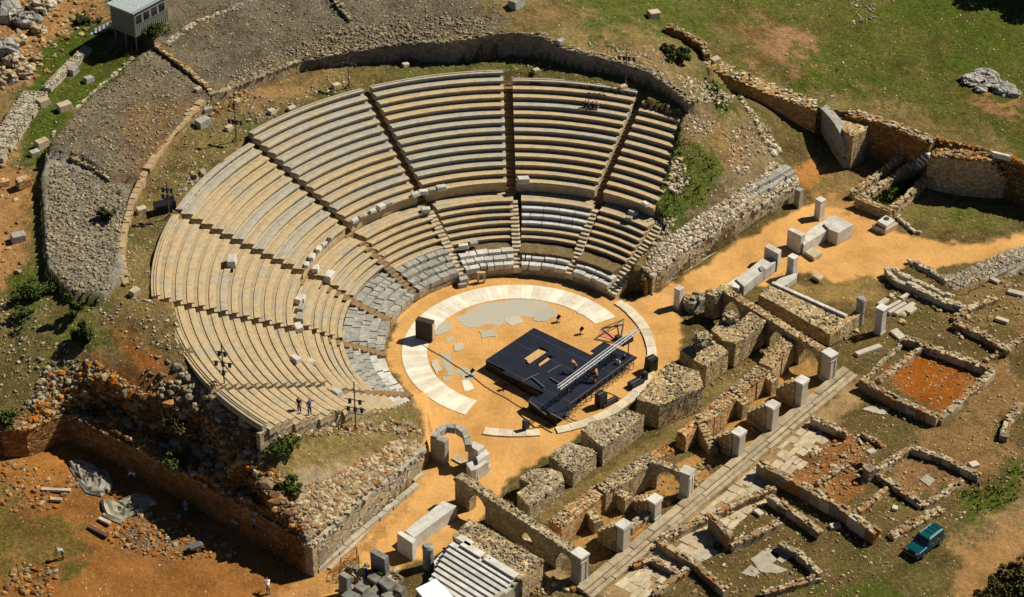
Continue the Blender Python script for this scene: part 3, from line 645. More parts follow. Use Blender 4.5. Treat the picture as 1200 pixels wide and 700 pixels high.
# ================================================================== generic masonry helpers
def wpts(pts, z): return [tuple(U(x, y, z)[:2]) for x, y in pts]
def stones_on(mb, poly, z, dens, size, m, lift=.0):
    P = np.array(poly); lo = P.min(0); hi = P.max(0); n = int((hi-lo).prod()*dens)
    for _ in range(n):
        x, y = random.uniform(lo[0], hi[0]), random.uniform(lo[1], hi[1])
        if inpoly(np.array([x]), np.array([y]), P)[0]: mb.rock((x, y, z+lift), size*random.uniform(.5, 1.4), m)
def rubble_block(name, top, zt, zb, mats, label=None, cat='wall', group=None, dens=5, size=.23, side=3.5, jz=.12, parent=None, clean=False):
    """mats: (body, loose stones). top: outline in the photograph of the upper face"""
    W = wpts(top, zt) if len(top[0]) == 2 and not isinstance(top, np.ndarray) else [tuple(p) for p in top]
    mb = MB(); n = len(W)
    # subdivided body with an uneven top
    ctr = np.mean(np.array(W), 0); ring_ = []
    for i in range(n):
        a = np.array(W[i]); b = np.array(W[(i+1) % n]); k = max(1, int(np.hypot(*(b-a))/.5))
        for j in range(k): ring_.append(a+(b-a)*j/k)
    j_ = 0 if clean else .06
    top_r = [(p[0]+random.uniform(-j_, j_), p[1]+random.uniform(-j_, j_), zt+random.uniform(-jz, jz*.3)) for p in ring_]
    mid_r = [(p[0]+random.uniform(-j_, j_), p[1]+random.uniform(-j_, j_), (zt+zb)/2) for p in ring_]
    bot_r = [(p[0], p[1], zb) for p in ring_]; N_ = len(ring_)
    area = sum(W[i][0]*W[(i+1) % n][1]-W[(i+1) % n][0]*W[i][1] for i in range(n)); s = 1 if area > 0 else -1
    vs = bot_r+mid_r+top_r; fs = []
    for lay in (0, 1):
        for i in range(N_):
            k = (i+1) % N_; f = (lay*N_+i, lay*N_+k, (lay+1)*N_+k, (lay+1)*N_+i); fs.append(f if s > 0 else f[::-1])
    f = tuple(range(2*N_, 3*N_)); fs.append(f if s > 0 else f[::-1])
    mb.add(vs, fs, 0)
    if not clean:
        stones_on(mb, W, zt-.06, dens, size, 1)
        for i in range(n):
            a = np.array(W[i]); b = np.array(W[(i+1) % n]); L = np.hypot(*(b-a))
            for _ in range(int(L*(zt-zb)*side)):
                p = a+(b-a)*random.random(); mb.rock((p[0], p[1], random.uniform(zb, zt)), size*random.uniform(.35, .7), 1)
    o = mb.build(name, list(mats), parent)
    if label: tag(o, label, cat, group)
    return o
def run_wall(name, pts, h, width, mats, label=None, cat='wall', group=None, ztop=None, zb=None, jag=.18, size=.32, dens=7, core=.8, parent=None):
    """ruined wall along a line of ground pixels; a core plus individually laid stones in courses"""
    gp = [G(x, y) for x, y in pts] if ztop is None else [U(x, y, z) for (x, y), z in zip(pts, ztop)]
    mb = MB()
    for i in range(len(gp)-1):
        a, b = gp[i], gp[i+1]; d = (b-a)[:2]; L = np.hypot(*d)
        if L < .05: continue
        d = d/L; nrm = np.array([-d[1], d[0]]); k = max(1, int(L/.9)); ang = math.atan2(d[1], d[0])
        for j in range(k):
            s0, s1 = j/k, (j+1)/k; c = a+(b-a)*(s0+s1)/2
            base = (zb if zb is not None else zg(c[0], c[1])-.25) if ztop is None else zb
            top = (c[2]+h if ztop is None else c[2])-random.uniform(0, jag)
            p0 = (a+(b-a)*s0)[:2]; p1 = (a+(b-a)*s1)[:2]; wj = width*random.uniform(.88, 1.05)/2
            mb.prism([tuple(p0-nrm*wj), tuple(p1-nrm*wj), tuple(p1+nrm*wj), tuple(p0+nrm*wj)], base, top-.08, 0)
        for _ in range(int(L*dens)):
            s = random.random(); c = a+(b-a)*s; off = random.choice((-1, 1))*random.uniform(.15, 1)*width/2 if random.random() < .75 else random.uniform(-1, 1)*width/2
            p = c[:2]+nrm*off; top = (c[2]+h if ztop is None else c[2])-jag*.5
            bs = (zg(p[0], p[1]) if ztop is None else top-.4)
            z = top-random.uniform(0, .08) if random.random() < .72 else random.uniform(min(bs, top-.1), top)
            mb.box((p[0], p[1], z), (size*random.uniform(.7, 1.7), size*random.uniform(.6, 1.1), size*random.uniform(.35, .7)), ang+random.uniform(-.25, .25), 1, None, random.uniform(-.12, .12), random.uniform(-.12, .12), taper=random.uniform(.8, 1))
        for _ in range(int(L*1.2)):      # tumbled stones at the foot
            s = random.random(); c = a+(b-a)*s; p = c[:2]+nrm*random.choice((-1, 1))*(width/2+abs(random.gauss(0, .35))); mb.rock((p[0], p[1], zg(p[0], p[1])+.03), size*random.uniform(.3, .8), 1)
    o = mb.build(name, list(mats), parent)
    if label: tag(o, label, cat, group)
    return o
def scatter(name, zones, mats, label, kind='stuff', cat='rubble'):
    """zones: (outline px, count, size, sink)"""
    mb = MB()
    for pl, n, size, mi in zones:
        P = np.array(pl, float); lo = P.min(0); hi = P.max(0); got = 0; tries = 0
        pts = []
        while len(pts) < n and tries < 40:
            q_ = rng.uniform(lo, hi, (n*2, 2)); q_ = q_[inpoly(q_[:, 0], q_[:, 1], P)]; pts += list(q_); tries += 1
        pts = np.array(pts[:n])
        # solve the ground crossing for many pixels at once
        z = np.full(len(pts), 12.)
        lo_ = np.full(len(pts), -1.5); hi_ = np.full(len(pts), 16.)
        D = FW[None]*FPX+np.outer(pts[:, 0]-600, RT)-np.outer(pts[:, 1]-350, UPV)
        best = np.full(len(pts), np.nan); bx = np.zeros(len(pts)); by = np.zeros(len(pts)); open_ = np.ones(len(pts), bool)
        for zz in np.arange(16, -1.6, -.22):
            t_ = (zz-CAM[2])/D[:, 2]; x = CAM[0]+D[:, 0]*t_; y = CAM[1]+D[:, 1]*t_
            g = np.full(len(pts), -9.); g[open_] = Zg(x[open_], y[open_]); h_ = open_ & (g >= zz)
            bx[h_] = x[h_]; by[h_] = y[h_]; best[h_] = g[h_]; open_ &= ~h_
            if not open_.any(): break
        for x, y, g in zip(bx, by, best):
            if g == g: s = size*random.choice((.35, .45, .6, .6, .8, 1, 1.3, 1.8)); (mb.crag if s > .27 else mb.rock)((x, y, g+s*.05), s, mi, flat=.8)
    o = mb.build(name, list(mats))
    return tag(o, label, cat, None, kind)

# ================================================================== retaining walls of the hill
def face_wall(name, top, base, thick, mats, label, back=1, jag=.15, cap=1.0, size=.3, dens=8, group=None):
    """wall whose visible upper edge and height are given: top=[(px,py,z)], base=z list or number"""
    T = [U(x, y, z) for x, y, z in top]; n = len(T); B = base if hasattr(base, '__len__') else [base]*n; mb = MB()
    for i in range(n-1):
        a, b = T[i], T[i+1]; d = (b-a)[:2]; L = np.hypot(*d); d = d/L; nr = np.array([-d[1], d[0]])*back; k = max(1, int(L/.6))
        for j in range(k):
            s0, s1 = j/k, (j+1)/k; p0 = a+(b-a)*s0; p1 = a+(b-a)*s1; z0 = B[i]+(B[i+1]-B[i])*s0
            zt = (p0[2]+p1[2])/2+random.uniform(-jag, jag*.4)
            q0 = (a+(b-a)*s0)[:2]; q1 = (a+(b-a)*min(1, s1+.002))[:2]
            mb.prism([tuple(q0), tuple(q1), tuple(q1+nr*thick), tuple(q0+nr*thick)], z0-.6, zt)
        for _ in range(int(L*dens)):
            s = random.random(); c = a+(b-a)*s; p = c[:2]+nr*random.uniform(.0, thick*cap)
            mb.box((p[0], p[1], c[2]+random.uniform(-.08, .06)), (size*random.uniform(.6, 1.5), size*random.uniform(.6, 1.1), size*random.uniform(.4, .8)), math.atan2(d[1], d[0])+random.uniform(-.5, .5), 1)
        for _ in range(int(L*3*(T[i][2]-B[i])*.5)):
            s = random.random(); c = a+(b-a)*s; p = c[:2]+nr*.02; mb.rock((p[0], p[1], random.uniform(B[i], c[2])), size*random.uniform(.3, .7), 1)
    return tag(mb.build(name, list(mats)), label, 'wall', group)
face_wall('retaining_wall', [(350, 73, 11.9), (420, 59, 12.5), (475, 51, 12.9), (525, 50, 13.2), (575, 41, 13.7), (600, 39, 13.8), (632, 42, 13.7), (657, 56, 13.0), (720, 72, 12.5), (760, 85, 12.4), (785, 102, 12.2), (807, 122, 11.5)], 10.4, .9, (M['darkwall'], M['grey']), 'long curved grey retaining wall standing behind the topmost seats', back=1)
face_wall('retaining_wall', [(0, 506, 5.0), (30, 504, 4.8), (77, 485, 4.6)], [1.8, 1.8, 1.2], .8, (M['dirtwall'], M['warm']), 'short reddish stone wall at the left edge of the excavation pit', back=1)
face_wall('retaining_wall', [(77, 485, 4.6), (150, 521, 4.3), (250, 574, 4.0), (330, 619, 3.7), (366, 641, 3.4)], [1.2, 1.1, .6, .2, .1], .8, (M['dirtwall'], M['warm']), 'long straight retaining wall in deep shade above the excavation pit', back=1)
face_wall('parodos_wall', [(366, 642, 3.4), (420, 591, 3.2), (475, 548, 2.5), (497, 527, 2.1)], 0, .8, (M['ashlar'], M['concrete']), 'long dressed stone wall along the left entrance way, rubble piled behind it', back=1, dens=4, size=.5)
mb = MB()   # stepped plinth along its foot
def strip_boxes(mb, a, b, w, h, n, off=0, z=0, gap=.04, jit=.05):
    a = np.array(a[:2]); b = np.array(b[:2]); d = b-a; L = np.hypot(*d); d /= L; nr = np.array([-d[1], d[0]])
    for i in range(n):
        c = a+d*L*(i+.5)/n+nr*(off+random.uniform(-jit, jit)); mb.box((c[0], c[1], z+h/2), (L/n-gap, w, h*random.uniform(.85, 1.1)), math.atan2(d[1], d[0])+random.uniform(-.01, .01))
strip_boxes(mb, U(372, 672, 0), U(490, 572, 0), .5, .5, 15, off=.1)
tag(mb.build('stone_plinth', M['concrete']), 'low line of dressed blocks along the foot of the left entrance wall', 'plinth')
mb = MB(); strip_boxes(mb, U(385, 668, 0), U(455, 597, 0), .35, .22, 6, off=-.1)
tag(mb.build('wooden_beam', M['cream']), 'long pale timber or stone beam lying by the left entrance wall', 'beam')
face_wall('parodos_wall', [(765, 324, 2.3), (800, 299, 2.6), (850, 267, 2.6), (890, 243, 2.6), (935, 217, 2.5)], 0, .8, (M['ashlar'], M['concrete']), 'long two-tier dressed stone wall along the right entrance way', back=1, dens=4, size=.5)
mb = MB(); strip_boxes(mb, U(775, 338, 0), U(932, 240, 0), .4, .45, 14, off=.0)
tag(mb.build('stone_plinth', M['concrete']), 'low ledge of blocks along the foot of the right entrance wall', 'plinth')
mb = MB(); strip_boxes(mb, U(848, 263, 2.6), U(932, 209, 2.6), .9, 1.0, 8, off=.5, z=2.45, jit=.15)
strip_boxes(mb, U(880, 232, 3.4), U(930, 202, 3.4), .9, .7, 4, off=.9, z=3.2, jit=.2)
tag(mb.build('stone_course', M['marblegrey']), 'upper tier of weathered grey blocks on the outer end of the right entrance wall', 'blocks')
M['slope'] = mat_stones('slope_rubble_mat', [(.46, .40, .29), (.60, .52, .38), (.34, .29, .21), (.68, .60, .46), (.42, .32, .19), (.24, .20, .15)])
M['sandwall'] = mat_masonry('sandy_wall_mat', [(.46, .29, .13), (.55, .36, .17), (.38, .23, .10), (.58, .44, .26)], (.42, .25, .11), 3, 1.7)
# wall between meadow and ruins
face_wall('boundary_wall', [(825, 78, 9.4), (860, 92, 8.2), (900, 110, 6.8), (930, 120, 6.0), (957, 129, 5.3)], [5.6, 4.2, 2.4, 1.2, .3], 2.3, (M['sandwall'], M['slope']), 'brown retaining wall with pale stone top dropping from the seats toward the marble buttress', back=1, size=.32, dens=12)
face_wall('boundary_wall', [(990, 134, 5.1), (1033, 145, 4.9), (1060, 155, 4.8), (1090, 168, 4.7)], [.5, .2, 0, 0], 1.2, (M['dirtwall'], M['ruin']), 'shaded brown wall between the marble buttress and the small steps', back=1, size=.35, dens=12)
face_wall('boundary_wall', [(1088, 184, 3.9), (1105, 184, 4.4), (1130, 186, 4.7), (1162, 189, 4.7), (1187, 222, 1.2)], 0, 1.6, (M['greymas'], M['red']), 'broad shaded wall with sloping right end and reddish rubble top beside the meadow', back=1, size=.38, dens=22)
# marble buttress with quarter-round top
def buttress():
    r = tag(empty('marble_buttress', U(985, 196, .3)), 'tall marble-faced buttress with a quarter-round top against the brown wall', 'buttress')
    A = U(956, 170, .3); B = U(987, 196, .3); d = (B-A)[:2]; L = np.hypot(*d); d /= L; nr = np.array([-d[1], d[0]])
    prof_ = [(0, 0), (L, 0)]
    H1 = 4.9
    curve = [(L*math.cos(TRA(a)), H1*.50+H1*.52*math.sin(TRA(a))) for a in range(0, 91, 9)]
    P = [(0, 0), (L, 0)]+curve
    def ext(P, o0, o1, mt, nm):
        mb = MB(); vs = []
        for o in (o0, o1):
            for s, z in P: q = A[:2]+d*s+nr*o; vs.append((q[0], q[1], .0+z))
        n = len(P); fs = [tuple(range(n)), tuple(range(2*n-1, n-1, -1))]+[(i, n+i, n+(i+1) % n, (i+1) % n) for i in range(n)]
        mb.add(vs, fs); mb.build(nm, mt, r)
    ext(P, .0, .7, M['marblegrey'], 'body')
    for i in range(len(curve)-1):
        pass
    mb = MB()
    for i in range(len(curve)-1):
        (s0, z0), (s1, z1) = curve[i], curve[i+1]; a = A[:2]+d*s0; b = A[:2]+d*s1
        vs = []
        for (s, z) in ((s0, z0), (s1, z1)):
            for o, up in ((-.15, .0), (.85, .0), (.85, .22), (-.15, .22)): q = A[:2]+d*(s+up*.6)+nr*o; vs.append((q[0], q[1], z+up))
        mb.add(vs, [(0, 1, 2, 3), (7, 6, 5, 4), (0, 4, 5, 1), (1, 5, 6, 2), (2, 6, 7, 3), (3, 7, 4, 0)])
    mb.build('coping', M['marblegrey'], r)
    ext([(0, 0), (L+.5, 0), (L+.5, .5), (L+.2, 1.4), (0, 1.4)], -.12, .9, M['marblegrey'], 'footing')
buttress()
rubble_block('buttress_fill', [(980, 132), (1019, 145), (1014, 152), (1000, 160), (988, 152)], 4.5, 0, (M['masonry'], M['warm']), 'sloping mass of tan masonry packed behind the marble buttress', 'masonry')

# ================================================================== THE STAGE BUILDING
ZS = 2.95
def arch_wall(name, tA, tB, h, thick, arches, mats, label, capmat, cap_w=1.05, ragg=.12, toplist=None, cat='arched wall', zb=0):
    """tA,tB: pixels of the near top edge; arches: (fraction, width, z_bottom, z_top)"""
    r = empty(name, U(tB[0], tB[1], h)*np.array([1, 1, 0])+np.array([0, 0, zb])); tag(r, label, cat)
    A = U(*tA, h)[:2]; B = U(*tB, h)[:2]; d = B-A; L = np.hypot(*d); d /= L; nr = np.array([-d[1], d[0]])
    if nr[0] < 0: nr = -nr
    n = int(L/.2); mb = MB(); st = L/n
    def arch_z(s):
        for f, w, z0, z1 in arches:
            x = (s-f*L)/(w/2)
            if abs(x) < 1: sp = z1-min(w/2, z1-z0); return z0, sp+(z1-sp)*math.sqrt(max(0, 1-x*x))
        return None
    tops = [h+(np.interp(i/n, *toplist) if toplist else 0)+random.uniform(-ragg, .03) for i in range(n+1)]
    for i in range(n):
        s0, s1 = i*st, (i+1)*st; p0 = A+d*s0; p1 = A+d*s1; q_ = arch_z((s0+s1)/2); jt = random.uniform(-.03, .03)
        def col(zl0, zl1, zh0, zh1):
            vs = [(*(p0), zl0), (*(p1), zl1), (*(p1+nr*thick), zl1), (*(p0+nr*thick), zl0), (*(p0), zh0), (*(p1), zh1), (*(p1+nr*thick), zh1), (*(p0+nr*thick), zh0)]
            mb.add(vs, [(3, 2, 1, 0), (4, 5, 6, 7), (0, 1, 5, 4), (1, 2, 6, 5), (2, 3, 7, 6), (3, 0, 4, 7)])
        if q_ is None: col(zb-.3, zb-.3, tops[i], tops[i+1])
        else:
            if q_[0] > zb+.05: col(zb-.3, zb-.3, q_[0], q_[0])
            a0 = arch_z(s0+.001); a1 = arch_z(s1-.001); a0 = a0[1] if a0 else q_[1]; a1 = a1[1] if a1 else q_[1]
            col(a0, a1, tops[i], tops[i+1])
    for _ in range(int(L*thick*16)):
        s = random.uniform(0, L-cap_w); q_ = A+d*s+nr*random.uniform(0, thick); mb.rock((q_[0], q_[1], tops[int(s/st)]-.02), random.uniform(.1, .3), 1)
    mb.build('wall', list(mats), r)
    # dressed pier at the outer end
    mb = MB(); c = B-d*(cap_w/2-.1)+nr*.42; thick = .85; ang = math.atan2(d[1], d[0])
    mb.box((*c, (h+zb)/2-.05), (cap_w, thick+.16, h-zb-.1), ang)
    mb.build('pier', M['pierstone'], r)
    mb = MB(); mb.box((*c, h+.06), (cap_w+.2, thick+.25, .18), ang); mb.box((*(c), h-.12), (cap_w+.1, thick+.16, .12), ang); mb.build('capital', M['white'], r)
    mb = MB(); mb.box((*c, zb+.15), (cap_w+.2, thick+.3, .36), ang); mb.build('pier_base', M['marble'], r)
    mb = MB(); f = c+d*(cap_w/2+.02)
    for dx in (-1, 1): q_ = f+nr*dx*(thick/2-.12); mb.box((*q_, (h+zb)/2), (.06, .14, (h-zb)*.66), ang)
    mb.box((*f, zb+h*.86-.1), (.06, thick-.1, .12), ang); mb.build('panel_frame', M['white'], r)
    return r
arch_wall('arched_wall', (533, 558), (680, 655), ZS, .85, [(.18, 2.0, 0, 2.35), (.58, 1.6, .9, 1.8), (.88, 2.1, 0, 2.3)], (M['greymas'], M['grey']), 'long left arched stone wall in shade with two arches and a small window, white capped pier at its end', None)
arch_wall('arched_wall', (845, 340), (973, 419), ZS, .85, [(.11, 2.0, 0, 2.35), (.53, 1.8, 0, 2.15), (.82, 2.3, 0, 2.35)], (M['masonry'], M['warm']), 'long right arched stone wall with three arches, white capped pier at its lower right end', None)
rubble_block('stage_wall_end', [(827, 344), (848, 333), (858, 333), (850, 341), (838, 347)], ZS-.1, 0, (M['greymas'], M['grey']), 'ragged upper end of the right arched wall above the dark stone pile', 'wall', size=.35)
arch_wall('arched_wall', (761, 540), (807, 557), ZS-.05, .7, [(.50, 2.1, 0, 2.35)], (M['masonry'], M['grey']), 'short middle wall with a single arch and a white capped pier, by the long steps', None, cap_w=.9, toplist=([0, .5, 1], [-.1, .05, -.1]))

# massive rubble blocks of the stage front
GR = 'massive rubble masonry blocks of the stage front'
rubble_block('masonry_block', [(609, 561), (622, 566), (606, 578), (621, 594), (661, 563), (657, 553), (648, 549), (630, 548), (612, 556)], 1.75, 0, (M['greymas'], M['grey']), 'lowest-left rubble block of the stage front, notched, touching the left arched wall', 'masonry block', GR, dens=14)
rubble_block('masonry_block', [(643, 534), (655, 541), (655, 545), (672, 554), (699, 531), (697, 527), (668, 519), (650, 526)], 1.7, 0, (M['greymas'], M['grey']), 'squat rubble block second from the left, small sheet of wood beside it', 'masonry block', GR, dens=14)
rubble_block('masonry_block', [(681, 502), (690, 511), (707, 524), (755, 487), (736, 479), (716, 488), (695, 493)], 2.2, 0, (M['greymas'], M['grey']), 'wide rubble block third from the left, behind the dark speakers', 'masonry block', GR, dens=12)
rubble_block('masonry_block', [(746, 468), (773, 475), (824, 454), (819, 436), (790, 425), (782, 424), (767, 442)], 2.7, 0, (M['masonry'], M['grey']), 'largest rubble block in the middle of the stage front', 'masonry block', GR, dens=12)
rubble_block('masonry_block', [(812, 421), (828, 430), (854, 412), (840, 401), (826, 404)], 2.3, 0, (M['masonry'], M['grey']), 'rubble block with a rough grey lump at its back, fifth from the left', 'masonry block', GR, dens=12)
rubble_block('masonry_block', [(797, 410), (812, 420), (830, 409), (815, 401)], 1.5, 0, (M['ashlar'], M['grey']), 'low smooth-topped block with a green-edged corner behind the fifth rubble block', 'masonry block', GR, dens=1)
def lump(name, px, py, zc, s, h, mat, label, n=60, sz=.4):
    mb = MB(); c = U(px, py, zc)
    mb.box((c[0], c[1], zc-h/2), (s*.8, s*.8, h*1.0), random.random(), 0, taper=.8)
    for _ in range(n):
        a = random.uniform(0, 6.28); rr = s*.55*math.sqrt(random.random()); mb.rock((c[0]+rr*math.cos(a), c[1]+rr*math.sin(a), zc-h*random.uniform(0, 1)*(rr/s*1.6)), sz*random.uniform(.6, 1.2), 1)
    return tag(mb.build(name, [M['greymas'], mat]), label, 'masonry lump')
lump('masonry_lump', 824, 393, 3.1, 1.8, 1.8, M['grey'], 'rough grey upright lump of masonry standing on the fifth rubble block')
lump('masonry_lump', 856, 368, 3.5, 1.5, 2.0, M['grey'], 'taller jagged lump of masonry standing on the rubble block nearest the right arched wall')
rubble_block('masonry_block', [(834, 386), (848, 399), (862, 403), (904, 372), (884, 362), (866, 376), (846, 372)], 2.75, 0, (M['masonry'], M['grey']), 'long rubble block running into the right arched wall', 'masonry block', GR, dens=12)
# middle wall
GM = 'lengths of the brick-faced middle wall'
run_px = lambda nm, a, b, z, w, lab, mats=None: run_wall(nm, [a, b], 0, w, mats or (M['brick'], M['ruin']), lab, 'wall', GM, ztop=[z, z], zb=0, jag=.14, size=.2, dens=26)
run_px('middle_wall', (650, 613), (704, 572), 2.2, 1.6, 'lower-left length of the middle wall of the stage building, brick face toward the steps')
run_px('middle_wall', (704, 572), (768, 534), 2.5, 1.5, 'middle wall length joining the single arch, pale stone top', (M['masonry'], M['grey']))
run_px('middle_wall', (766, 533), (786, 523), 2.1, 1.1, 'red brick stub of the middle wall at the gap', (M['brick'], M['red']))
run_px('middle_wall', (823, 490), (861, 458), 2.1, 1.4, 'upper length of the middle wall with big stones in its brick face')
run_px('middle_wall', (861, 458), (894, 431), 2.3, 1.4, 'upper length of the middle wall behind the two short piers')
run_px('middle_wall', (897, 427), (927, 394), 2.4, 1.5, 'end of the middle wall joining the right arched wall', (M['masonry'], M['warm']))
rubble_block('broken_pier', [(793, 506), (804, 512), (821, 496), (819, 491), (808, 494)], 1.8, 0, (M['brick'], M['red']), 'low broken pier of brick and grey stones in the gap of the middle wall', 'pier')
# cross stubs
def stub(a, b, zt, zl, w, label, name='cross_wall', mats=None):
    A = U(*a, zt); B = U(*b, zt); d = (B-A)[:2]; L = np.hypot(*d); d /= L; nr = np.array([-d[1], d[0]]); mb = MB(); n = max(3, int(L/.3))
    for i in range(n):
        z = zt+(zl-zt)*(i/(n-1)); p0 = A[:2]+d*L*i/n; p1 = A[:2]+d*L*(i+1)/n
        mb.prism([tuple(p0-nr*w/2), tuple(p1-nr*w/2), tuple(p1+nr*w/2), tuple(p0+nr*w/2)], -.2, z+random.uniform(-.08, .05))
        for _ in range(3): q_ = p0+nr*random.uniform(-w/2, w/2); mb.rock((*q_, z), random.uniform(.15, .3), 1)
    return tag(mb.build(name, list(mats or (M['masonry'], M['warm']))), label, 'wall stub', 'short cross walls behind the front piers')
stub((687, 590), (702, 606), 1.8, 1.3, .9, 'short cross wall nearest the left arched wall, stones at its foot')
stub((724, 574), (737, 583), 1.7, 1.6, .9, 'squat cross wall left of the single arch')
stub((820, 492), (838, 514), 2.0, .8, .8, 'sloping cross wall just right of the gap in the middle wall')
stub((862, 462), (875, 470), 1.9, 1.7, .9, 'square cross wall behind the fifth front pier')
stub((896, 436), (909, 444), 1.7, 1.6, .95, 'square cross wall farthest right, near the right arched wall')
# front piers
def pier(px, ytop, ybase, label, depth=2.2):
    z = HT(px, ytop, ybase); b = U(px, ybase, 0); r = tag(empty('stage_pier', b), label, 'pier', 'white capped piers along the long steps')
    u = np.array([.662, .749]); v = np.array([-.749, .662]); ang = math.atan2(u[1], u[0])
    c = b[:2]+u*.44+v*.36
    mb = MB(); mb.box((*c, z/2), (.92, .72, z), ang); mb.build('shaft', M['pierstone'], r)
    mb = MB(); mb.box((*(c+v*.08), z+.07), (1.2, .98, .17), ang); mb.box((*c, z-.09), (1.06, .86, .13), ang); mb.build('capital', M['white'], r)
    mb = MB(); mb.box((*c, .14), (.95, .85, .3), ang); mb.build('pier_base', M['marble'], r)
    mb = MB()
    for i, (dd, hh) in enumerate(((.6, .92), (1.1, .80), (1.6, .62), (2.05, .45))):
        if dd > depth: break
        q_ = c+v*(.1+dd); mb.box((*q_, z*hh/2), (1.12, .56, z*hh), ang)
        for _ in range(6): p = q_+u*random.uniform(-.35, .35)+v*random.uniform(-.2, .2); mb.rock((*p, z*hh), .22, 1)
    mb.build('stepped_back', [M['masonry'], M['warm']], r)
pier(730, 621, 651, 'first white capped pier from the lower left along the long steps')
pier(767, 591, 612, 'second white capped pier, a low wall of stones beside it')
pier(865, 512, 540, 'third white capped pier, just right of the single arch')
pier(904, 480, 510, 'fourth white capped pier, between the third and the last')
pier(938, 451, 481, 'fifth white capped pier, nearest the right arched wall')
run_wall('low_wall', [(738, 626), (764, 606)], .9, .6, (M['brick'], M['pale']), 'low brick wall with pale stones on top between the first two piers', 'wall', dens=14)
# long steps
st = empty('long_steps', U(840, 570, 0)); tag(st, 'three long pale stone steps running along the front of the stage building', 'steps')
SA = U(684, 697, 0)[:2]; SB = U(996, 437, 0)[:2]; sd_ = SB-SA; SL = np.hypot(*sd_); sd_ /= SL; sn = np.array([sd_[1], -sd_[0]])
for i, (off, h_) in enumerate(((-.4, .42), (.22, .28), (.68, .15))):
    mb = MB(); s = 0
    while s < SL-.3:
        l_ = min(random.uniform(2.0, 4.5), SL-s); c = SA+sd_*(s+l_/2)+sn*(off+random.uniform(-.03, .03)); mb.box((*c, h_/2-.1), (l_-random.uniform(.03, .14), (.78 if i == 0 else .42)*random.uniform(.9, 1.03), h_+.2+random.uniform(-.05, .04)), math.atan2(sd_[1], sd_[0])); s += l_
    mb.build('step', M['stepstone'], st)
# flagstones beyond the steps
mb = MB(); s = 3
while s < SL-8:
    o_ = 1.2; 
    while o_ < 4.2:
        w_ = random.uniform(.45, .95); l_ = random.uniform(.9, 1.7)
        if random.random() < .85:
            c = SA+sd_*(s+random.uniform(0, .5))+sn*(o_+w_/2); k_ = [(-.5, -.5), (0, -.52), (.5, -.5), (.53, 0), (.5, .5), (0, .52), (-.5, .5), (-.53, 0)]; zz = zg(*c)
            mb.prism([tuple(c+sd_*(a*l_+random.uniform(-.09, .09))+sn*(b*(w_-.05)+random.uniform(-.06, .06))) for a, b in k_], zz-.1, zz+random.uniform(.02, .06))
        o_ += w_
    s += 1.35
o = mb.build('flagstones', M['cream']); o['kind'] = 'structure'
for pl in ([(880, 655), (900, 641), (915, 652), (905, 660), (924, 668), (912, 672), (890, 670)], [(868, 672), (880, 662), (892, 670), (884, 676)], [(902, 648), (918, 640), (930, 652), (916, 660)], [(806, 656), (826, 640), (842, 646), (830, 655), (812, 662)], [(1078, 562), (1087, 556), (1096, 562), (1088, 570)], [(1010, 480), (1020, 476), (1044, 478), (1036, 486)]):
    o = sheet('flagstones', ragged(pl, .7), .07, M['concrete'], -.1); o['kind'] = 'structure'

# low platform right of the right arched wall
r = tag(empty('rubble_platform', U(970, 385, 0)), 'long low platform of grey rubble with a white marble kerb, beside the right arched wall', 'platform')
rubble_block('core', [(889, 345), (907, 332), (992, 371), (968, 389)], 1.5, 0, (M['masonry'], M['grey']), dens=8, size=.26, parent=None)
o = C.objects['core']; o.parent = r; o.matrix_parent_inverse = Matrix.Translation(-r.location); 
mb = MB(); a = U(905, 332, 1.6)[:2]; b = U(992, 371, 1.6)[:2]; strip_boxes(mb, a, b, .35, .3, 7, z=1.45, jit=.01); mb.build('marble_kerb', M['white'], r)
rubble_block('platform_wall', [(968, 389), (992, 371), (1006, 362), (1010, 366), (985, 386), (973, 392)], 1.45, 0, (M['masonry'], M['warm']), 'short tan end wall of the low platform, joining the round pillar', 'wall', dens=3)
M['rockgrey2'] = mat_marble('dark_weathered_mat', (.30, .29, .25), (.15, .14, .12))

# ================================================================== MARBLE BLOCKS OF THE ENTRANCE WAYS
def gz(px, py): q_ = G(px, py); return q_
def block(name, corner_pairs, label, cat, group=None, mat='white', bevel=.03, zb=0.0, z=None, parent=None):
    """corner_pairs: outline of top face in px; z: height above zb"""
    W = wpts(corner_pairs, zb+z); mb = MB(); mb.prism(W, zb-.1, zb+z); o = mb.build(name, M[mat], parent, bevel=bevel)
    return tag(o, label, cat, group) if label else o
def pillar(px, ytop, ybase, w, label, name='marble_pillar', mat='white', cap=0, d=None, ang=.85, rnd=False, group=None, tilt=0):
    z = HT(px, ytop, ybase); b = U(px, ybase, 0); d = d or w; mb = MB(); c = b[:2]+np.array([0, d*.5])
    if rnd:
        mb.bar((*c, -.1), (*c, z-.25), w, w, n=14); mb.bar((*c, z-.25), (*c, z), w*1.15, w*1.15, n=14, w2=w*.8)
    else:
        mb.box((*c, z/2-.1), (w, d, z+.2), ang, taper=.97); mb.box((*c, z-.06), (w+cap, d+cap, .16), ang)
        mb.box((*c, .06), (w+.12, d+.12, .25), ang)
    return tag(mb.build(name, M[mat], bevel=.02), label, 'pillar', group)
A1 = .85
pillar(960, 236, 259, .78, 'tall white marble pillar standing on the sand near the end of the right entrance wall', cap=.05, ang=.72)
pillar(935, 224, 249, .7, 'weathered grey pilaster at the outer end of the right entrance wall', mat='marblegrey', ang=.8)
pillar(795, 340, 363, .72, 'short white pillar with a pointed top beside the dark stone pile', cap=.02)
pillar(928, 303, 325, .8, 'white pillar standing at the corner of the low marble kerb', cap=.04)
pillar(1031, 363, 392, .78, 'tall square white pillar at the corner of the ruins, near the marble logs', cap=.18)
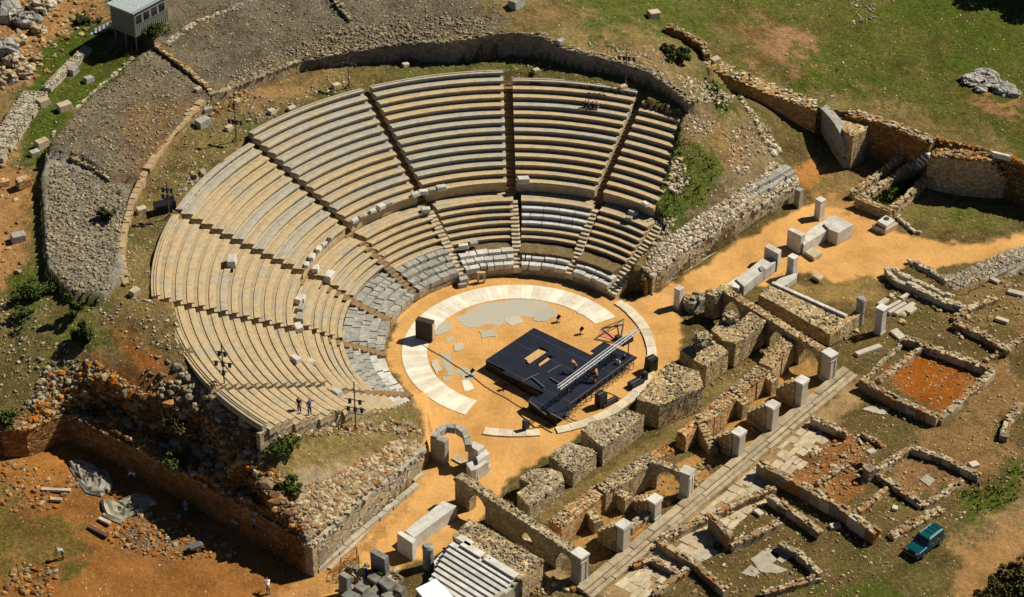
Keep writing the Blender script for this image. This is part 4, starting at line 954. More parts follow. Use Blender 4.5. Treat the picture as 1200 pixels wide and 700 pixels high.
pillar(1007, 352, 381, .85, 'rounded grey pillar joined to the short end wall of the low platform', mat='marblegrey', rnd=True)
block('marble_sill', [(937, 246), (942, 244), (957, 252), (953, 256)], 'flat pale threshold slab between the grey pilaster and the tall white pillar', 'slab', z=.18, mat='cream')
r = tag(empty('marble_monument', U(955, 290, 0)), 'largest white marble group on the sand, upright slab joined to a wide low block', 'monument')
block('upright_slab', [(923, 269), (928, 267), (944, 274), (939, 277)], None, None, z=2.1, parent=r)
block('low_block', [(938, 280), (950, 268), (965, 259), (973, 253), (983, 262), (974, 270), (971, 269), (942, 287)], None, None, z=1.2, parent=r, mat='marble')
block('wide_block', [(965, 262), (978, 252), (1000, 263), (982, 273), (972, 269)], None, None, z=1.45, parent=r)
block('marble_slab', [(943, 295), (952, 289), (964, 296), (954, 302)], 'tilted pale slab lying at the foot of the upright slab', 'slab', z=.35, mat='cream')
block('marble_slab', [(952, 323), (957, 319), (965, 324), (960, 328)], 'small flat square slab alone on the sand below the white block group', 'slab', z=.25, mat='cream')
r = tag(empty('marble_bench_wall', U(890, 320, 0)), 'long white marble wall with a notched top and an upright slab at its upper end', 'marble wall')
block('upright_slab', [(896, 289), (900, 285), (916, 293), (912, 298)], None, None, z=1.95, parent=r)
block('long_block', [(862, 327), (874, 318), (893, 303), (911, 301), (909, 307), (884, 326), (872, 336)], None, None, z=1.1, parent=r)
block('long_block', [(851, 334), (864, 324), (873, 330), (865, 338)], None, None, z=.9, parent=r, mat='marble')
block('notch_block', [(889, 313), (893, 311), (897, 315), (892, 318)], None, None, z=1.25, parent=r, mat='marblegrey')
block('marble_kerb', [(906, 332), (914, 326), (932, 320), (934, 325), (922, 334), (910, 337)], 'low marble kerb turning the corner below the white pillar', 'kerb', z=.55, mat='white')
rubble_block('stone_pile', [(803, 352), (812, 341), (832, 341), (829, 348), (812, 357)], 1.25, 0, (M['marblegrey'], M['grey']), 'dark pile of broken architectural blocks beside the short white pillar', 'stone pile', None, dens=4, size=.7, side=1.2, jz=.3)
# left entrance way
r = tag(empty('marble_long_wall', U(500, 640, 0)), 'long low white marble wall with a taller slab at its lower end, left entrance way', 'marble wall')
block('long_block', [(519, 587), (535, 593), (485, 630), (474, 622)], None, None, z=1.35, parent=r, mat='marble')
block('upright_slab', [(465, 625), (469, 622), (488, 632), (483, 637)], None, None, z=2.0, parent=r)
block('base_course', [(524, 590), (537, 595), (488, 637), (475, 628)], None, None, z=.4, parent=r, mat='concrete')
rr = pillar(502, 643, 669, .95, 'round grey column stump at the low end of the stair block parapet', 'column_stump', 'marblegrey', rnd=True)
block('parapet', [(508, 658), (510, 664), (531, 644), (528, 636)], 'white parapet slab running up from the round column stump to the stair block', 'parapet', z=1.2, mat='white')
# stair block
r = tag(empty('stair_block', U(565, 670, 0)), 'block of white marble seat steps bounded by grey rubble, bottom centre', 'stairs')
T0 = U(531, 634, 2.4)[:2]; T1 = U(603, 678, 2.4)[:2]; dv_ = T1-T0; TL = np.hypot(*dv_); dv_ /= TL; nv = np.array([dv_[1], -dv_[0]])
if nv[0] > 0: nv = -nv
for i in range(9):
    mb = MB(); zt = 2.3-.15*i; c = T0+dv_*(TL/2+.12*i)+nv*(.25+.50*i); mb.box((*c, zt/2-.1), (TL-.02*i, .52, zt+.2), math.atan2(dv_[1], dv_[0]))
    mb.build('step', M['marble'], r)
for k_, (s0, s1, off) in enumerate(((.12, .45, .35), (.5, 1.0, .35), (.0, .22, .85))):
    mb = MB(); c = T0+dv_*TL*(s0+s1)/2-nv*off*.8; mb.box((*c, 1.35), (TL*(s1-s0), .7, 2.35), math.atan2(dv_[1], dv_[0])); mb.build('landing_slab', M['white'], r)
mb = MB(); c0 = T0-nv*.6+dv_*(TL+.2); c1 = c0+nv*4.4
strip_boxes(mb, c0, c1, .4, 2.1, 4, z=0, jit=.01); mb.build('side_wall', M['concrete'], r)
rubble_block('rubble_bank', [(551, 607), (637, 656), (612, 680), (602, 676), (577, 660), (547, 641), (536, 634), (531, 627)], 2.45, 0, (M['masonry'], M['grey']), 'sloping grey rubble bank between the white steps and the left arched wall', 'rubble bank', None, dens=13, size=.24)
for k_, (x, y) in enumerate(((628, 690), (650, 672))):
    pass
# arch of the left entrance way
def curved_arch():
    r = tag(empty('marble_arch', U(540, 560, 0)), 'curved marble arch remnant with a stepped white pier, between orchestra and left entrance way', 'arch')
    block('left_pier', [(504, 512), (509, 507), (526, 514), (521, 519)], None, None, z=2.6, parent=r, mat='marblegrey')
    pts = [(505, 511), (511, 502), (522, 496), (534, 497), (545, 503), (551, 512), (553, 522)]; P = [U(x, y, 2.7) for x, y in pts]; ctr = U(533, 520, 2.7)
    mb = MB()
    for i in range(len(P)-1):
        a, b = P[i][:2], P[i+1][:2]
        def inn(p): v = p-ctr[:2]; return p-v/np.hypot(*v)*.62
        g = .02; ax = a+(b-a)*g; bx_ = b-(b-a)*g; z0 = 2.0 if 0 < i < 5 else 0
        mb.prism([tuple(ax), tuple(bx_), tuple(inn(bx_)), tuple(inn(ax))], 2.05 if 1 <= i <= 4 else 1.9, 2.75+random.uniform(-.06, .06))
    mb.build('lintel', M['marblegrey'], r)
    block('right_pier', [(548, 521), (555, 517), (568, 523), (560, 529)], None, None, z=2.3, parent=r, mat='white')
    block('step_block', [(557, 532), (568, 526), (574, 531), (560, 541)], None, None, z=1.75, parent=r, mat='white')
    block('step_block', [(546, 543), (562, 537), (573, 541), (558, 550), (552, 552)], None, None, z=1.35, parent=r, mat='white')
    block('base_course', [(548, 547), (572, 536), (575, 546), (560, 558)], None, None, z=.5, parent=r, mat='marble')
curved_arch()
block('wall_block', [(485, 537), (497, 524), (502, 527), (490, 541)], 'pale ashlar block leaning at the inner end of the left entrance wall', 'block', z=1.2, mat='white')
block('marble_slab', [(480, 559), (492, 551), (498, 555), (486, 564)], 'flat pale slab on the sand left of the arch shadow', 'slab', z=.2, mat='cream')
for i, (x, y, w_, lab) in enumerate(((540, 541, 1.6, 'flat slab set in the sand under the marble arch'), (460, 583, 1.0, 'small flat slab beside the left entrance wall'))):
    c = G(x, y); mb = MB(); mb.box((*c[:2], .05), (w_, w_*.5, .16), -.7, 0); tag(mb.build('threshold_slab', M['cream'], bevel=.02), lab, 'slab')
# broken columns pile, bottom
r = tag(empty('broken_column_pile', U(435, 690, 0)), 'pile of dark broken column pieces and blocks at the bottom edge, upright slabs among them', 'stone pile')
mb = MB()
for x, y, w_, h_ in ((446, 655, 1.7, 2.6), (405, 680, 1.0, 2.3), (424, 690, 1.2, 1.1), (440, 678, 1.1, 1.3), (455, 685, 1.5, 1.2), (468, 690, 1.1, .9), (412, 700, 1.5, 1.0), (436, 700, 1.4, 1.2), (455, 702, 1.3, 1.0)):
    c = U(x, y+h_*8, 0); m2 = MB(); m2.box((*c[:2], h_/2-.05), (w_, .65 if h_ > 2 else w_*.7, h_+.1), random.uniform(-.9, -.5), 0, None, random.uniform(-.08, .08) if h_ > 2 else random.uniform(-.4, .4), 0, taper=.93); m2.build('stone_piece', M['rockgrey2'], r, bevel=.05)
for _ in range(70): c = U(random.uniform(402, 470), random.uniform(668, 715), 0); mb.rock((*c[:2], random.uniform(.1, .7)), random.uniform(.4, .9))
mb.build('fragments', M['grey'], r)
# cabinet with white roof, bottom edge
r = tag(empty('white_kiosk', U(515, 705, 0)), 'small kiosk with a bright white flat roof, cut by the bottom edge', 'kiosk')
block('body', [(489, 691), (511, 680), (541, 712), (516, 722)], None, None, z=2.1, parent=r, mat='concrete'); C.objects['body.001' if 'body.001' in C.objects else 'body']
W = wpts([(487, 690), (511, 678), (543, 712), (516, 724)], 2.3); mb = MB(); mb.prism(W, 2.12, 2.3); M['roofwhite'] = mat_plain('white_roof_mat', (.9, .9, .9), .4); mb.build('roof', M['roofwhite'], r)

# ===== OPEN-AIR STAGE
r = tag(empty('stage_platform', U(660, 440, 0)), 'large black L-shaped touring stage with an open rectangle in its deck', 'stage')
ZD = 1.05
deckpx = [(569, 422), (626, 384), (691, 415), (709, 402), (744, 419), (653, 490), (619, 470), (634, 461)]
HO = [(611, 420), (633, 406), (643, 412), (621, 427)]; HO2 = [(628, 427), (643, 417), (646, 420), (632, 430)]
def deck_cells():
    # decks of about 2 x 1 m laid on the two axes of the stage
    D = wpts(deckpx, ZD); DP = np.array(D); H1 = np.array(wpts(HO, ZD)); H2 = np.array(wpts(HO2, ZD))
    a = np.array(D[0]); b = np.array(D[1]); u = b-a; u /= np.hypot(*u); c = np.array(D[2]); v = c-b; v /= np.hypot(*v)
    mb = MB(); cell = .5
    for i in range(-30, 60):
        for j in range(-30, 60):
            p = a+u*(i+.5)*cell+v*(j+.5)*cell
            x = np.array([p[0]]); y = np.array([p[1]])
            if inpoly(x, y, DP)[0] and not inpoly(x, y, H1)[0] and not inpoly(x, y, H2)[0]:
                q_ = [p+u*cell*s*.5+v*cell*t_*.5 for s, t_ in ((-1, -1), (1, -1), (1, 1), (-1, 1))]
                mb.prism([tuple(k) for k in q_], ZD-.1, ZD+.002*((i//4+j//2) % 3), r=((i//4)*7+(j//2)*3) % 5/5)
    # seams between decks
    mb.build('deck', M['stage'], r)
    m3 = MB()
    for i in range(-10, 20):
        for j in range(-30, 60):
            p = a+u*(i*2)+v*(j*.5+.25); x = np.array([p[0]]); y = np.array([p[1]])
            if inpoly(x, y, DP)[0] and not inpoly(x, y, H1)[0] and not inpoly(x, y, H2)[0] and (i*7) % 3 != 1: m3.box((*p, ZD+.004), (.03, .46, .012), math.atan2(u[1], u[0]))
    m3.build('deck_seams', M['steel'], r)
    ml = MB()
    for i in range(0, 20):
        for j in range(0, 24):
            p = a+u*(i*1.6+.3)+v*(j*1.6+.3)
            if inpoly(np.array([p[0]]), np.array([p[1]]), DP)[0]: ml.bar((*p, 0), (*p, ZD-.1), .06)
    ml.build('support_legs', M['steel'], r)
    sk = MB(); n = len(D)
    for i in (7, 0): 
        p, q_ = np.array(D[i]), np.array(D[(i+1) % n])
    for i in (0, 7, 5, 6):
        p, q_ = np.array(D[i]), np.array(D[(i+1) % n]); 
        sk.bar((*p, ZD-.55), (*q_, ZD-.55), .03, .75) if False else None
        d = (q_-p); L = np.hypot(*d); c = (p+q_)/2; sk.box((*c, ZD/2-.05), (L-.1, .04, ZD-.15), math.atan2(d[1], d[0]))
    sk.build('skirt', M['black'], r)
    return u, v
su, sv = deck_cells()
M['litsand'] = mat_plain('lit_sand_mat', (.58, .36, .15), .8, var=.2)  # added panels standing in for sunlit sand seen through the deck openings
mb = MB(); mb.prism(wpts([(613, 421), (631, 409), (641, 413), (622, 427)], ZD-.12), ZD-.2, ZD-.12); mb.build('lit_sand_panel', M['litsand'], r)
mb = MB(); mb.prism(wpts([(631, 427), (642, 419), (645, 421), (633, 430)], ZD-.12), ZD-.2, ZD-.12); mb.build('lit_sand_panel', M['litsand'], r)
# long lighting truss on two masts
A = U(655, 456, 3.3); B = U(748, 387, 3.3)
r = tag(empty('lighting_truss', U(667, 474, 0)), 'long silver lighting truss slung on two masts across the black stage', 'truss')
mb = MB(); d = B-A; L = np.linalg.norm(d); d /= L; n_ = np.array([-d[1], d[0], 0])*.17
for k_ in (-1, 1):
    for zz in (0, .32): mb.bar(A+n_*k_+[0, 0, zz], B+n_*k_+[0, 0, zz], .06)
for i in range(int(L/1.2)):
    p = A+d*(i*1.2); q_ = A+d*(i*1.2+1.2); mb.bar(p-n_, q_+n_, .035); mb.bar(p+n_, q_-n_, .035); mb.bar(p-n_, p-n_+[0, 0, .32], .035); mb.bar(p+n_, p+n_+[0, 0, .32], .035)
M['trusswhite'] = mat_plain('white_truss_mat', (.62, .62, .62), .5, .1); mb.build('truss_beam', M['trusswhite'], r)
for x, y in ((667, 457), (737, 396)):
    p = U(x, y, 3.3); mb = MB(); mb.bar((p[0], p[1], 0), (p[0], p[1], 3.3), .1); 
    for k_ in range(4): a = k_*1.57+.4; mb.bar((p[0], p[1], .5), (p[0]+math.cos(a)*.7, p[1]+math.sin(a)*.7, 0.02), .05)
    mb.build('mast', M['steel'], r)
for i in range(5):
    p = A+d*L*(.2+.15*i)+[0, 0, -.12]; mb = MB(); mb.bar(p, p+[.05, -.1, -.38], .24, n=8, w2=.16); mb.build('lamp', M['black'], r)
# fallen triangular truss
mb = MB(); q4 = [U(x, y, .1) for x, y in ((697, 397), (727, 403), (731, 380), (705, 385))]
for i in range(3): mb.bar(q4[i], q4[(i+1)], .08)
mb.bar(q4[3], q4[1], .07); mb.bar(q4[0], q4[2]+[0, 0, .6], .07); mb.bar(q4[1], q4[2]+[0, 0, .6], .07); mb.bar(q4[3], q4[2]+[0, 0, .6], .06)
tag(mb.build('folded_frame', M['steel']), 'dark folded metal frame lying on the sand beside the black stage', 'frame')
mb = MB(); mb.prism(wpts([(701, 393), (704, 386), (722, 393), (719, 399)], .05), .0, .05); M['redcloth'] = mat_plain('red_cloth_mat', (.62, .20, .10), .9, var=.3)
tag(mb.build('red_mat', M['redcloth']), 'faded red sheet spread on the sand under the metal frame', 'sheet')
mb = MB()
def rail(mb, a, b, h=1.0, n=6, z0=0):
    a = np.array(a); b = np.array(b)
    for i in range(n+1): p = a+(b-a)*i/n; mb.bar((p[0], p[1], z0), (p[0], p[1], z0+h), .05)
    for hh in (h, h*.5): mb.bar((a[0], a[1], z0+hh), (b[0], b[1], z0+hh), .045)
rail(mb, U(668, 488, 0)[:2], U(742, 433, 0)[:2], 1.5, 12)
for i in range(10):
    p = U(668, 488, 0)*(1-i/10)+U(742, 433, 0)*(i/10); q_ = U(668, 488, 0)*(1-(i+1)/10)+U(742, 433, 0)*((i+1)/10); mb.bar((p[0], p[1], .1), (q_[0], q_[1], 1.4), .035)
tag(mb.build('scaffold_railing', M['steel']), 'row of grey scaffold railing along the lower right side of the black stage', 'railing')
for (x0, y0), (x1, y1), lab in (((622, 441), (638, 454), 'metal tube lying below the open rectangle of the stage'), ((641, 437), (657, 428), 'upper one of two short tubes left of the truss'), ((645, 443), (660, 452), 'lower one of two short tubes left of the truss'), ((612, 447), (632, 438), 'thin tube lying left on the stage deck'), ((620, 470), (640, 486), 'long tube on the lower left stage edge'), ((644, 484), (660, 492), 'tube at the lowest corner of the stage')):
    mb = MB(); mb.bar(U(x0, y0, ZD+.1), U(x1, y1, ZD+.15), .1); tag(mb.build('metal_tube', M['steel']), lab, 'tube')
for i, (x, y, z0, s, lab) in enumerate(((704, 476, 0, (.9, .8, 1.3), 'black loudspeaker standing on the kerb at the lower right of the orchestra'), (763, 434, 0, (1.0, .8, 1.5), 'black loudspeaker outside the kerb, rightmost on the sand'), (745, 452, 0, (1.5, .8, .35), 'low dark blue flight case on the kerb between two loudspeakers'), (714, 473, 0, (1.9, .6, .3), 'long low black case beside the kerb loudspeaker'), (735, 401, 0, (1.1, .6, .5), 'black case near the upper mast of the truss'), (725, 399, 0, (.5, .7, .5), 'small black box beside the folded metal frame'), (755, 446, 0, (.5, .5, 1.0), 'narrow dark box by the largest rubble block'), (690, 505, 0, (.8, .8, .35), 'dark box in the gap beside the third rubble block'), (616, 504, 0, (.5, .5, .9), 'small grey monitor box on the short kerb'))):
    c = U(x, y, 0); o = tag(empty('loudspeaker' if 'speaker' in lab else 'equipment_case', (c[0], c[1], .0)), lab, 'speaker' if 'speaker' in lab else 'case')
    mb = MB(); mb.box((c[0], c[1], s[2]/2+(.2 if i in (0, 2, 8) else 0)), s, .7); mb.build('cabinet', M['black' if i not in (2, 8) else 'stage'], o, bevel=.03)
    mb = MB(); mb.box((c[0], c[1], s[2]*.98+.02+(.2 if i in (0, 2, 8) else 0)), (s[0]*.8, s[1]*.15, .05), .7); mb.build('handle', M['steel'], o)
# spotlights on the sand
for i, (x, y) in enumerate(((653, 378), (680, 392), (552, 441), (590, 457))):
    c = U(x, y, 0); o = tag(empty('floor_spotlight', (c[0], c[1], 0)), ['small black spotlight on the sand above the stage', 'small black spotlight on the sand near the red sheet', 'small black spotlight on the pale paving patch', 'small black spotlight nearest the lower left stage edge'][i], 'spotlight', 'floor spotlights round the black stage')
    mb = MB(); mb.bar((c[0], c[1], .45), (c[0]+.25, c[1]+.15, .75), .28, n=8, w2=.36); mb.build('lamp_head', M['black'], o)
    mb = MB(); mb.bar((c[0]-.3, c[1], .03), (c[0]+.3, c[1], .03), .07); mb.bar((c[0], c[1]-.3, .03), (c[0], c[1]+.3, .03), .07); mb.bar((c[0], c[1], 0), (c[0], c[1], .5), .06); mb.build('stand', M['black'], o)
# cable
def curve_obj(name, pts, w, mat):
    mb = MB()
    for a, b in zip(pts[:-1], pts[1:]): mb.bar(a, b, w, n=5)
    return mb.build(name, mat)
def cable(px, lab, sag=6):
    P = []
    for i in range(len(px)-1):
        a, b = px[i], px[i+1]; n = 14
        for j in range(n): t_ = j/n; x, y = a[0]+(b[0]-a[0])*t_, a[1]+(b[1]-a[1])*t_+math.sin(t_*9)*.5; P.append(U(x, y, .05))
    return tag(curve_obj('power_cable', P, .05, M['black']), lab, 'cable')
cable([(495, 404), (540, 432), (572, 455), (612, 478), (628, 488)], 'long black cable crossing the sand from the dark panel to the stage')
cable([(655, 493), (636, 500), (618, 503)], 'short black cable from the stage corner to the grey monitor box')
cable([(668, 490), (690, 500), (735, 470), (700, 455)], 'black cable looping on the sand between stage railing and kerb')
# dark panel
r = tag(empty('dark_panel', U(496, 402, 0)), 'dark upright box on the marble ring at the left of the orchestra', 'box')
a = U(487, 397, 0); b = U(506, 402, 0); hP = HT(487, 375, 397); dP = (b-a)[:2]; nP = np.array([-dP[1], dP[0]]); nP /= np.hypot(*nP)
mb = MB(); mb.prism([tuple(a[:2]), tuple(b[:2]), tuple(b[:2]+nP*.7), tuple(a[:2]+nP*.7)], .04, hP); M['charcoal'] = mat_plain('charcoal_mat', (.045, .035, .03), .7); mb.build('body', M['charcoal'], r, bevel=.02)
mb = MB(); c = (b[:2]+b[:2]+nP*.7)/2+dP/np.hypot(*dP)*.03; mb.box((*c, hP/2), (.05, .5, hP*.8), math.atan2(dP[1], dP[0])); mb.build('side_panel', M['cream'], r)
# doorways at the foot of the seats
for x, y, yt, lab in ((564, 331, 320, 'small cream framed doorway in the podium wall, top of the orchestra'), (543, 333, 325, 'grey stone stub at the foot of the stairway, left of the framed doorway')):
    c = U(x, y, 0); z = HT(x, yt, y); mb = MB(); 
    if 'door' in lab[:30]:
        for s in (-.3, .3): mb.box((c[0]+s, c[1], z/2), (.2, .25, z), 0)
        mb.box((c[0], c[1], z), (.85, .3, .2), 0)
        tag(mb.build('doorway', M['cream']), lab, 'doorway')
    else:
        mb.box((c[0], c[1], z/2), (.9, .8, z), .3); mb.box((c[0]-.1, c[1]-.45, .2), (.9, .5, .5), .3); tag(mb.build('stone_stub', M['marblegrey'], bevel=.04), lab, 'stone')
r = tag(empty('vaulted_doorway', U(768, 348, 0)), 'dark reddish vaulted opening where the right entrance wall meets the end stairway', 'doorway')
a = U(757, 347, 0)[:2]; b = U(768, 347, 0)[:2]; mb = MB(); mb.box((a[0]-.1, a[1]+.6, 1.0), (.35, 1.6, 2.1), .1); mb.build('side_wall', M['dirtwall'], r)
mb = MB(); mb.box(((a[0]+b[0])/2, a[1]+1.6, .9), (1.5, .5, 1.8), .1); mb.build('back_wall', M['dirtwall'], r)

# ================================================================== PEOPLE
SK = {}
def skin(name, chains, mat, parent, lvl=1):
    """chains: list of chains of (point, radius); first point of each chain may reuse an existing point"""
    V = []; E_ = []; Rd = []
    def idx(p, rad):
        for i, q_ in enumerate(V):
            if (Vector(q_)-Vector(p)).length < 1e-4: return i
        V.append(tuple(p)); Rd.append(rad); return len(V)-1
    for ch in chains:
        pr = None
        for p, rad in ch:
            i = idx(p, rad)
            if pr is not None and i != pr: E_.append((pr, i))
            pr = i
    me = bpy.data.meshes.new(name); me.from_pydata(V, E_, []); o = bpy.data.objects.new(name, me); C.objects.link(o)
    sk = o.modifiers.new('s', 'SKIN'); sk.use_smooth_shade = True; me.materials.append(mat)
    if not me.skin_vertices: 
        with bpy.context.temp_override(object=o): pass
    sv_ = me.skin_vertices[0].data if me.skin_vertices else None
    if sv_:
        for i, rr_ in enumerate(Rd): sv_[i].radius = (rr_, rr_)
        sv_[0].use_root = True
    ss = o.modifiers.new('u', 'SUBSURF'); ss.levels = lvl; ss.render_levels = lvl
    o.parent = parent; return o
M['skin'] = mat_plain('skin_mat', (.45, .24, .14), .6); M['hair'] = mat_plain('dark_hair_mat', (.02, .014, .01), .8)
def cloth(n, c):
    if n not in M: M[n] = mat_plain(n+'_cloth_mat', c, .9, var=.15, scale=9)
    return M[n]
CL = {'blue': (.05, .12, .40), 'black': (.02, .02, .025), 'white': (.75, .75, .75), 'red': (.35, .08, .05), 'orange': (.45, .18, .06), 'lightblue': (.25, .45, .60), 'denim': (.06, .08, .14), 'khaki': (.30, .24, .15)}
def person(px, py, heading, pose, top, bot, label, base=None, group=None, h=1.75):
    c = base if base is not None else G(px, py); r = tag(empty('person', c, heading), label, 'person', group); k = h/1.75
    def P(x, y, z): return (x*k, y*k, z*k)
    if pose == 'sit': hip = .50; lean = .05; kn = [(s*.1, .42, .50) for s in (-1, 1)]; ft = [(s*.11, .46, .06) for s in (-1, 1)]
    elif pose == 'bend': hip = .88; lean = .45; kn = [(s*.1, .12, .50) for s in (-1, 1)]; ft = [(s*.12, -.02, .06) for s in (-1, 1)]
    elif pose == 'walk': hip = .92; lean = .05; kn = [(-.1, .16, .50), (.1, -.03, .49)]; ft = [(-.1, .30, .06), (.1, -.28, .08)]
    else: hip = .94; lean = .02; kn = [(s*.12, .02, .50) for s in (-1, 1)]; ft = [(s*.14, -.02, .06) for s in (-1, 1)]
    dz = .52 if pose != 'bend' else .34
    pel = P(0, 0, hip); chest = P(0, lean*.7, hip+dz*.75); nk = P(0, lean, hip+dz); hd = P(0, lean*1.15+.02, hip+dz+.13); ht = P(0, lean*1.2+.02, hip+dz+.27)
    sh = [P(s*.19, lean*.95, hip+dz-.05) for s in (-1, 1)]
    if pose in ('bend',): el = [P(s*.24, lean+.12, hip+dz-.30) for s in (-1, 1)]; ha = [P(s*.16, lean+.25, hip+dz-.52) for s in (-1, 1)]
    elif pose == 'point': el = [P(-.36, .08, hip+dz-.16), P(.26, -.03, hip+dz-.32)]; ha = [P(-.36, .26, hip+dz+.06), P(.24, .08, hip+dz-.55)]
    elif pose == 'sit': el = [P(s*.25, .08, hip+dz-.28) for s in (-1, 1)]; ha = [P(s*.13, .34, .58) for s in (-1, 1)]
    else: el = [P(s*.27, -.02, hip+dz-.31) for s in (-1, 1)]; ha = [P(s*.25, .10, hip+dz-.56) for s in (-1, 1)]
    ch = [[(pel, .12*k), (chest, .14*k), (nk, .055*k), (hd, .085*k), (ht, .07*k)]]
    for i, s in enumerate((-1, 1)):
        hj = P(s*.09, 0, hip-.06)
        ch.append([(pel, .12*k), (hj, .095*k), (P(*kn[i]), .062*k), (P(*ft[i]), .042*k), (P(ft[i][0], ft[i][1]+.17, .035), .035*k)])
        ch.append([(chest, .14*k), (sh[i], .06*k), (el[i], .042*k), (ha[i], .03*k)])
        hv = Vector(ha[i]); dd = (hv-Vector(el[i])).normalized(); sd2 = Vector((s*-.3, 1, 0)).normalized()
        palm = hv+dd*.07*k; ch.append([(ha[i], .03*k), (tuple(palm), .032*k)])
        for j in range(4): tip = palm+dd*(.07+.012*(1-abs(j-1.5)))*k+sd2*(j-1.5)*.022*k; ch.append([(tuple(palm), .032*k), (tuple(tip), .009*k)])
        ch.append([(ha[i], .03*k), (tuple(hv+dd*.06*k+sd2*.05*k), .01*k)])
    skin('body', ch, M['skin'], r)
    # face
    mb = MB(); hx = Vector(hd)
    for s in (-1, 1): mb.box(hx+Vector((s*.032*k, .082*k, .045*k)), (.024*k, .012*k, .012*k))
    mb.build('eyes', M['black'], r)
    mb = MB(); mb.box(hx+Vector((0, .098*k, .015*k)), (.024*k, .03*k, .04*k), taper=.6)
    for s in (-1, 1): mb.box(hx+Vector((s*.088*k, 0, .03*k)), (.018*k, .04*k, .055*k))
    mb.box(hx+Vector((0, .082*k, -.028*k)), (.045*k, .014*k, .01*k)); mb.build('facial_features', M['skin'], r)
    skin('hair', [[(tuple(Vector(hd)+Vector((0, -.025*k, .05*k))), .088*k), (tuple(Vector(ht)+Vector((0, -.012*k, .005*k))), .078*k)]], M['hair'], r)
    sc_ = [[(tuple(Vector(pel)+Vector((0, 0, .01))), .145*k), (chest, .165*k), (tuple(Vector(nk)+Vector((0, 0, -.05*k))), .085*k)]]
    for i in range(2): sc_.append([(chest, .165*k), (sh[i], .085*k), (tuple((Vector(sh[i])*.25+Vector(el[i])*.75)), .062*k)])
    skin('shirt', sc_, cloth('c_'+top, CL[top]), r)
    tc = [[(pel, .14*k), (tuple(Vector(pel)+Vector((0, 0, .06*k))), .135*k)]]
    for i, s in enumerate((-1, 1)):
        hj = P(s*.09, 0, hip-.06); f_ = Vector(P(*ft[i]))
        tc.append([(pel, .14*k), (hj, .112*k), (P(*kn[i]), .082*k), (tuple(f_+Vector((0, 0, .05*k))), .062*k)])
    skin('trousers', tc, cloth('c_'+bot, CL[bot]), r)
    return r
# ================================================================== LIGHT MASTS
def mast(px, ytop, ybase, heads, label, name='light_mast'):
    b = G(px, ybase); r = tag(empty(name, b), label, 'light mast', 'thin lighting masts round the seats'); h = HT(px, ytop, ybase, b[2])-b[2]
    mb = MB(); mb.bar((b[0], b[1], b[2]-.1), (b[0], b[1], b[2]+h), .11, n=8); mb.build('pole', M['rust'], r)
    mb = MB()
    for k_ in range(4): a = k_*1.57+.4; mb.bar((b[0], b[1], b[2]+.5), (b[0]+math.cos(a)*.55, b[1]+math.sin(a)*.55, b[2]+.02), .06)
    mb.build('foot', M['rust'], r)
    for f, w_, n in heads:
        z = b[2]+h*f; mb = MB(); mb.bar((b[0]-w_, b[1]+w_*.25, z), (b[0]+w_, b[1]-w_*.25, z), .07); mb.build('crossbar', M['steel'], r)
        for i in range(n):
            t_ = -1+2*(i+.5)/n; x = b[0]+w_*t_; y = b[1]-w_*.25*t_; mb = MB(); mb.bar((x, y+.1, z-.02), (x+.03, y-.22, z-.28), .34, .30, n=8, w2=.26); mb.box((x, y, z+.02), (.06, .06, .12)); mb.build('lamp', M['black'], r)
    return r
mast(264, 402, 462, [(.82, .5, 2), (.62, .9, 3), (.45, .4, 1)], 'light mast with black lamp clusters at the lower left rim of the seats')
mast(417, 448, 503, [(.82, 1.0, 0), (.62, .9, 2), (.45, .9, 3), (.33, .7, 0)], 'light mast with several bare crossbars near the lower left seats and rubble')
mast(199, 213, 257, [(.80, .6, 3), (.62, .7, 3)], 'light mast with black lamp boxes at the left rim of the seats')
mast(277, 117, 166, [(.9, .5, 1), (.5, .8, 4)], 'light mast standing on the grass above the upper left rim of the seats')
mast(409, 68, 104, [(.8, .9, 4)], 'light mast with four lamps on the grass before the curved retaining wall')
mast(733, 62, 100, [(.85, 1.0, 4)], 'light mast with four lamps in front of the back wall, upper right of the seats')
mb = MB(); b = G(197, 250); mb.box((b[0]-.5, b[1]+.2, b[2]+.5), (1.6, 1.1, 1.0), .4); mb.box((b[0]+.1, b[1]+1.0, b[2]+.45), (1.0, .9, .9), .4)
tag(mb.build('equipment_case', M['black'], bevel=.04), 'black equipment boxes at the foot of the left rim mast', 'case')

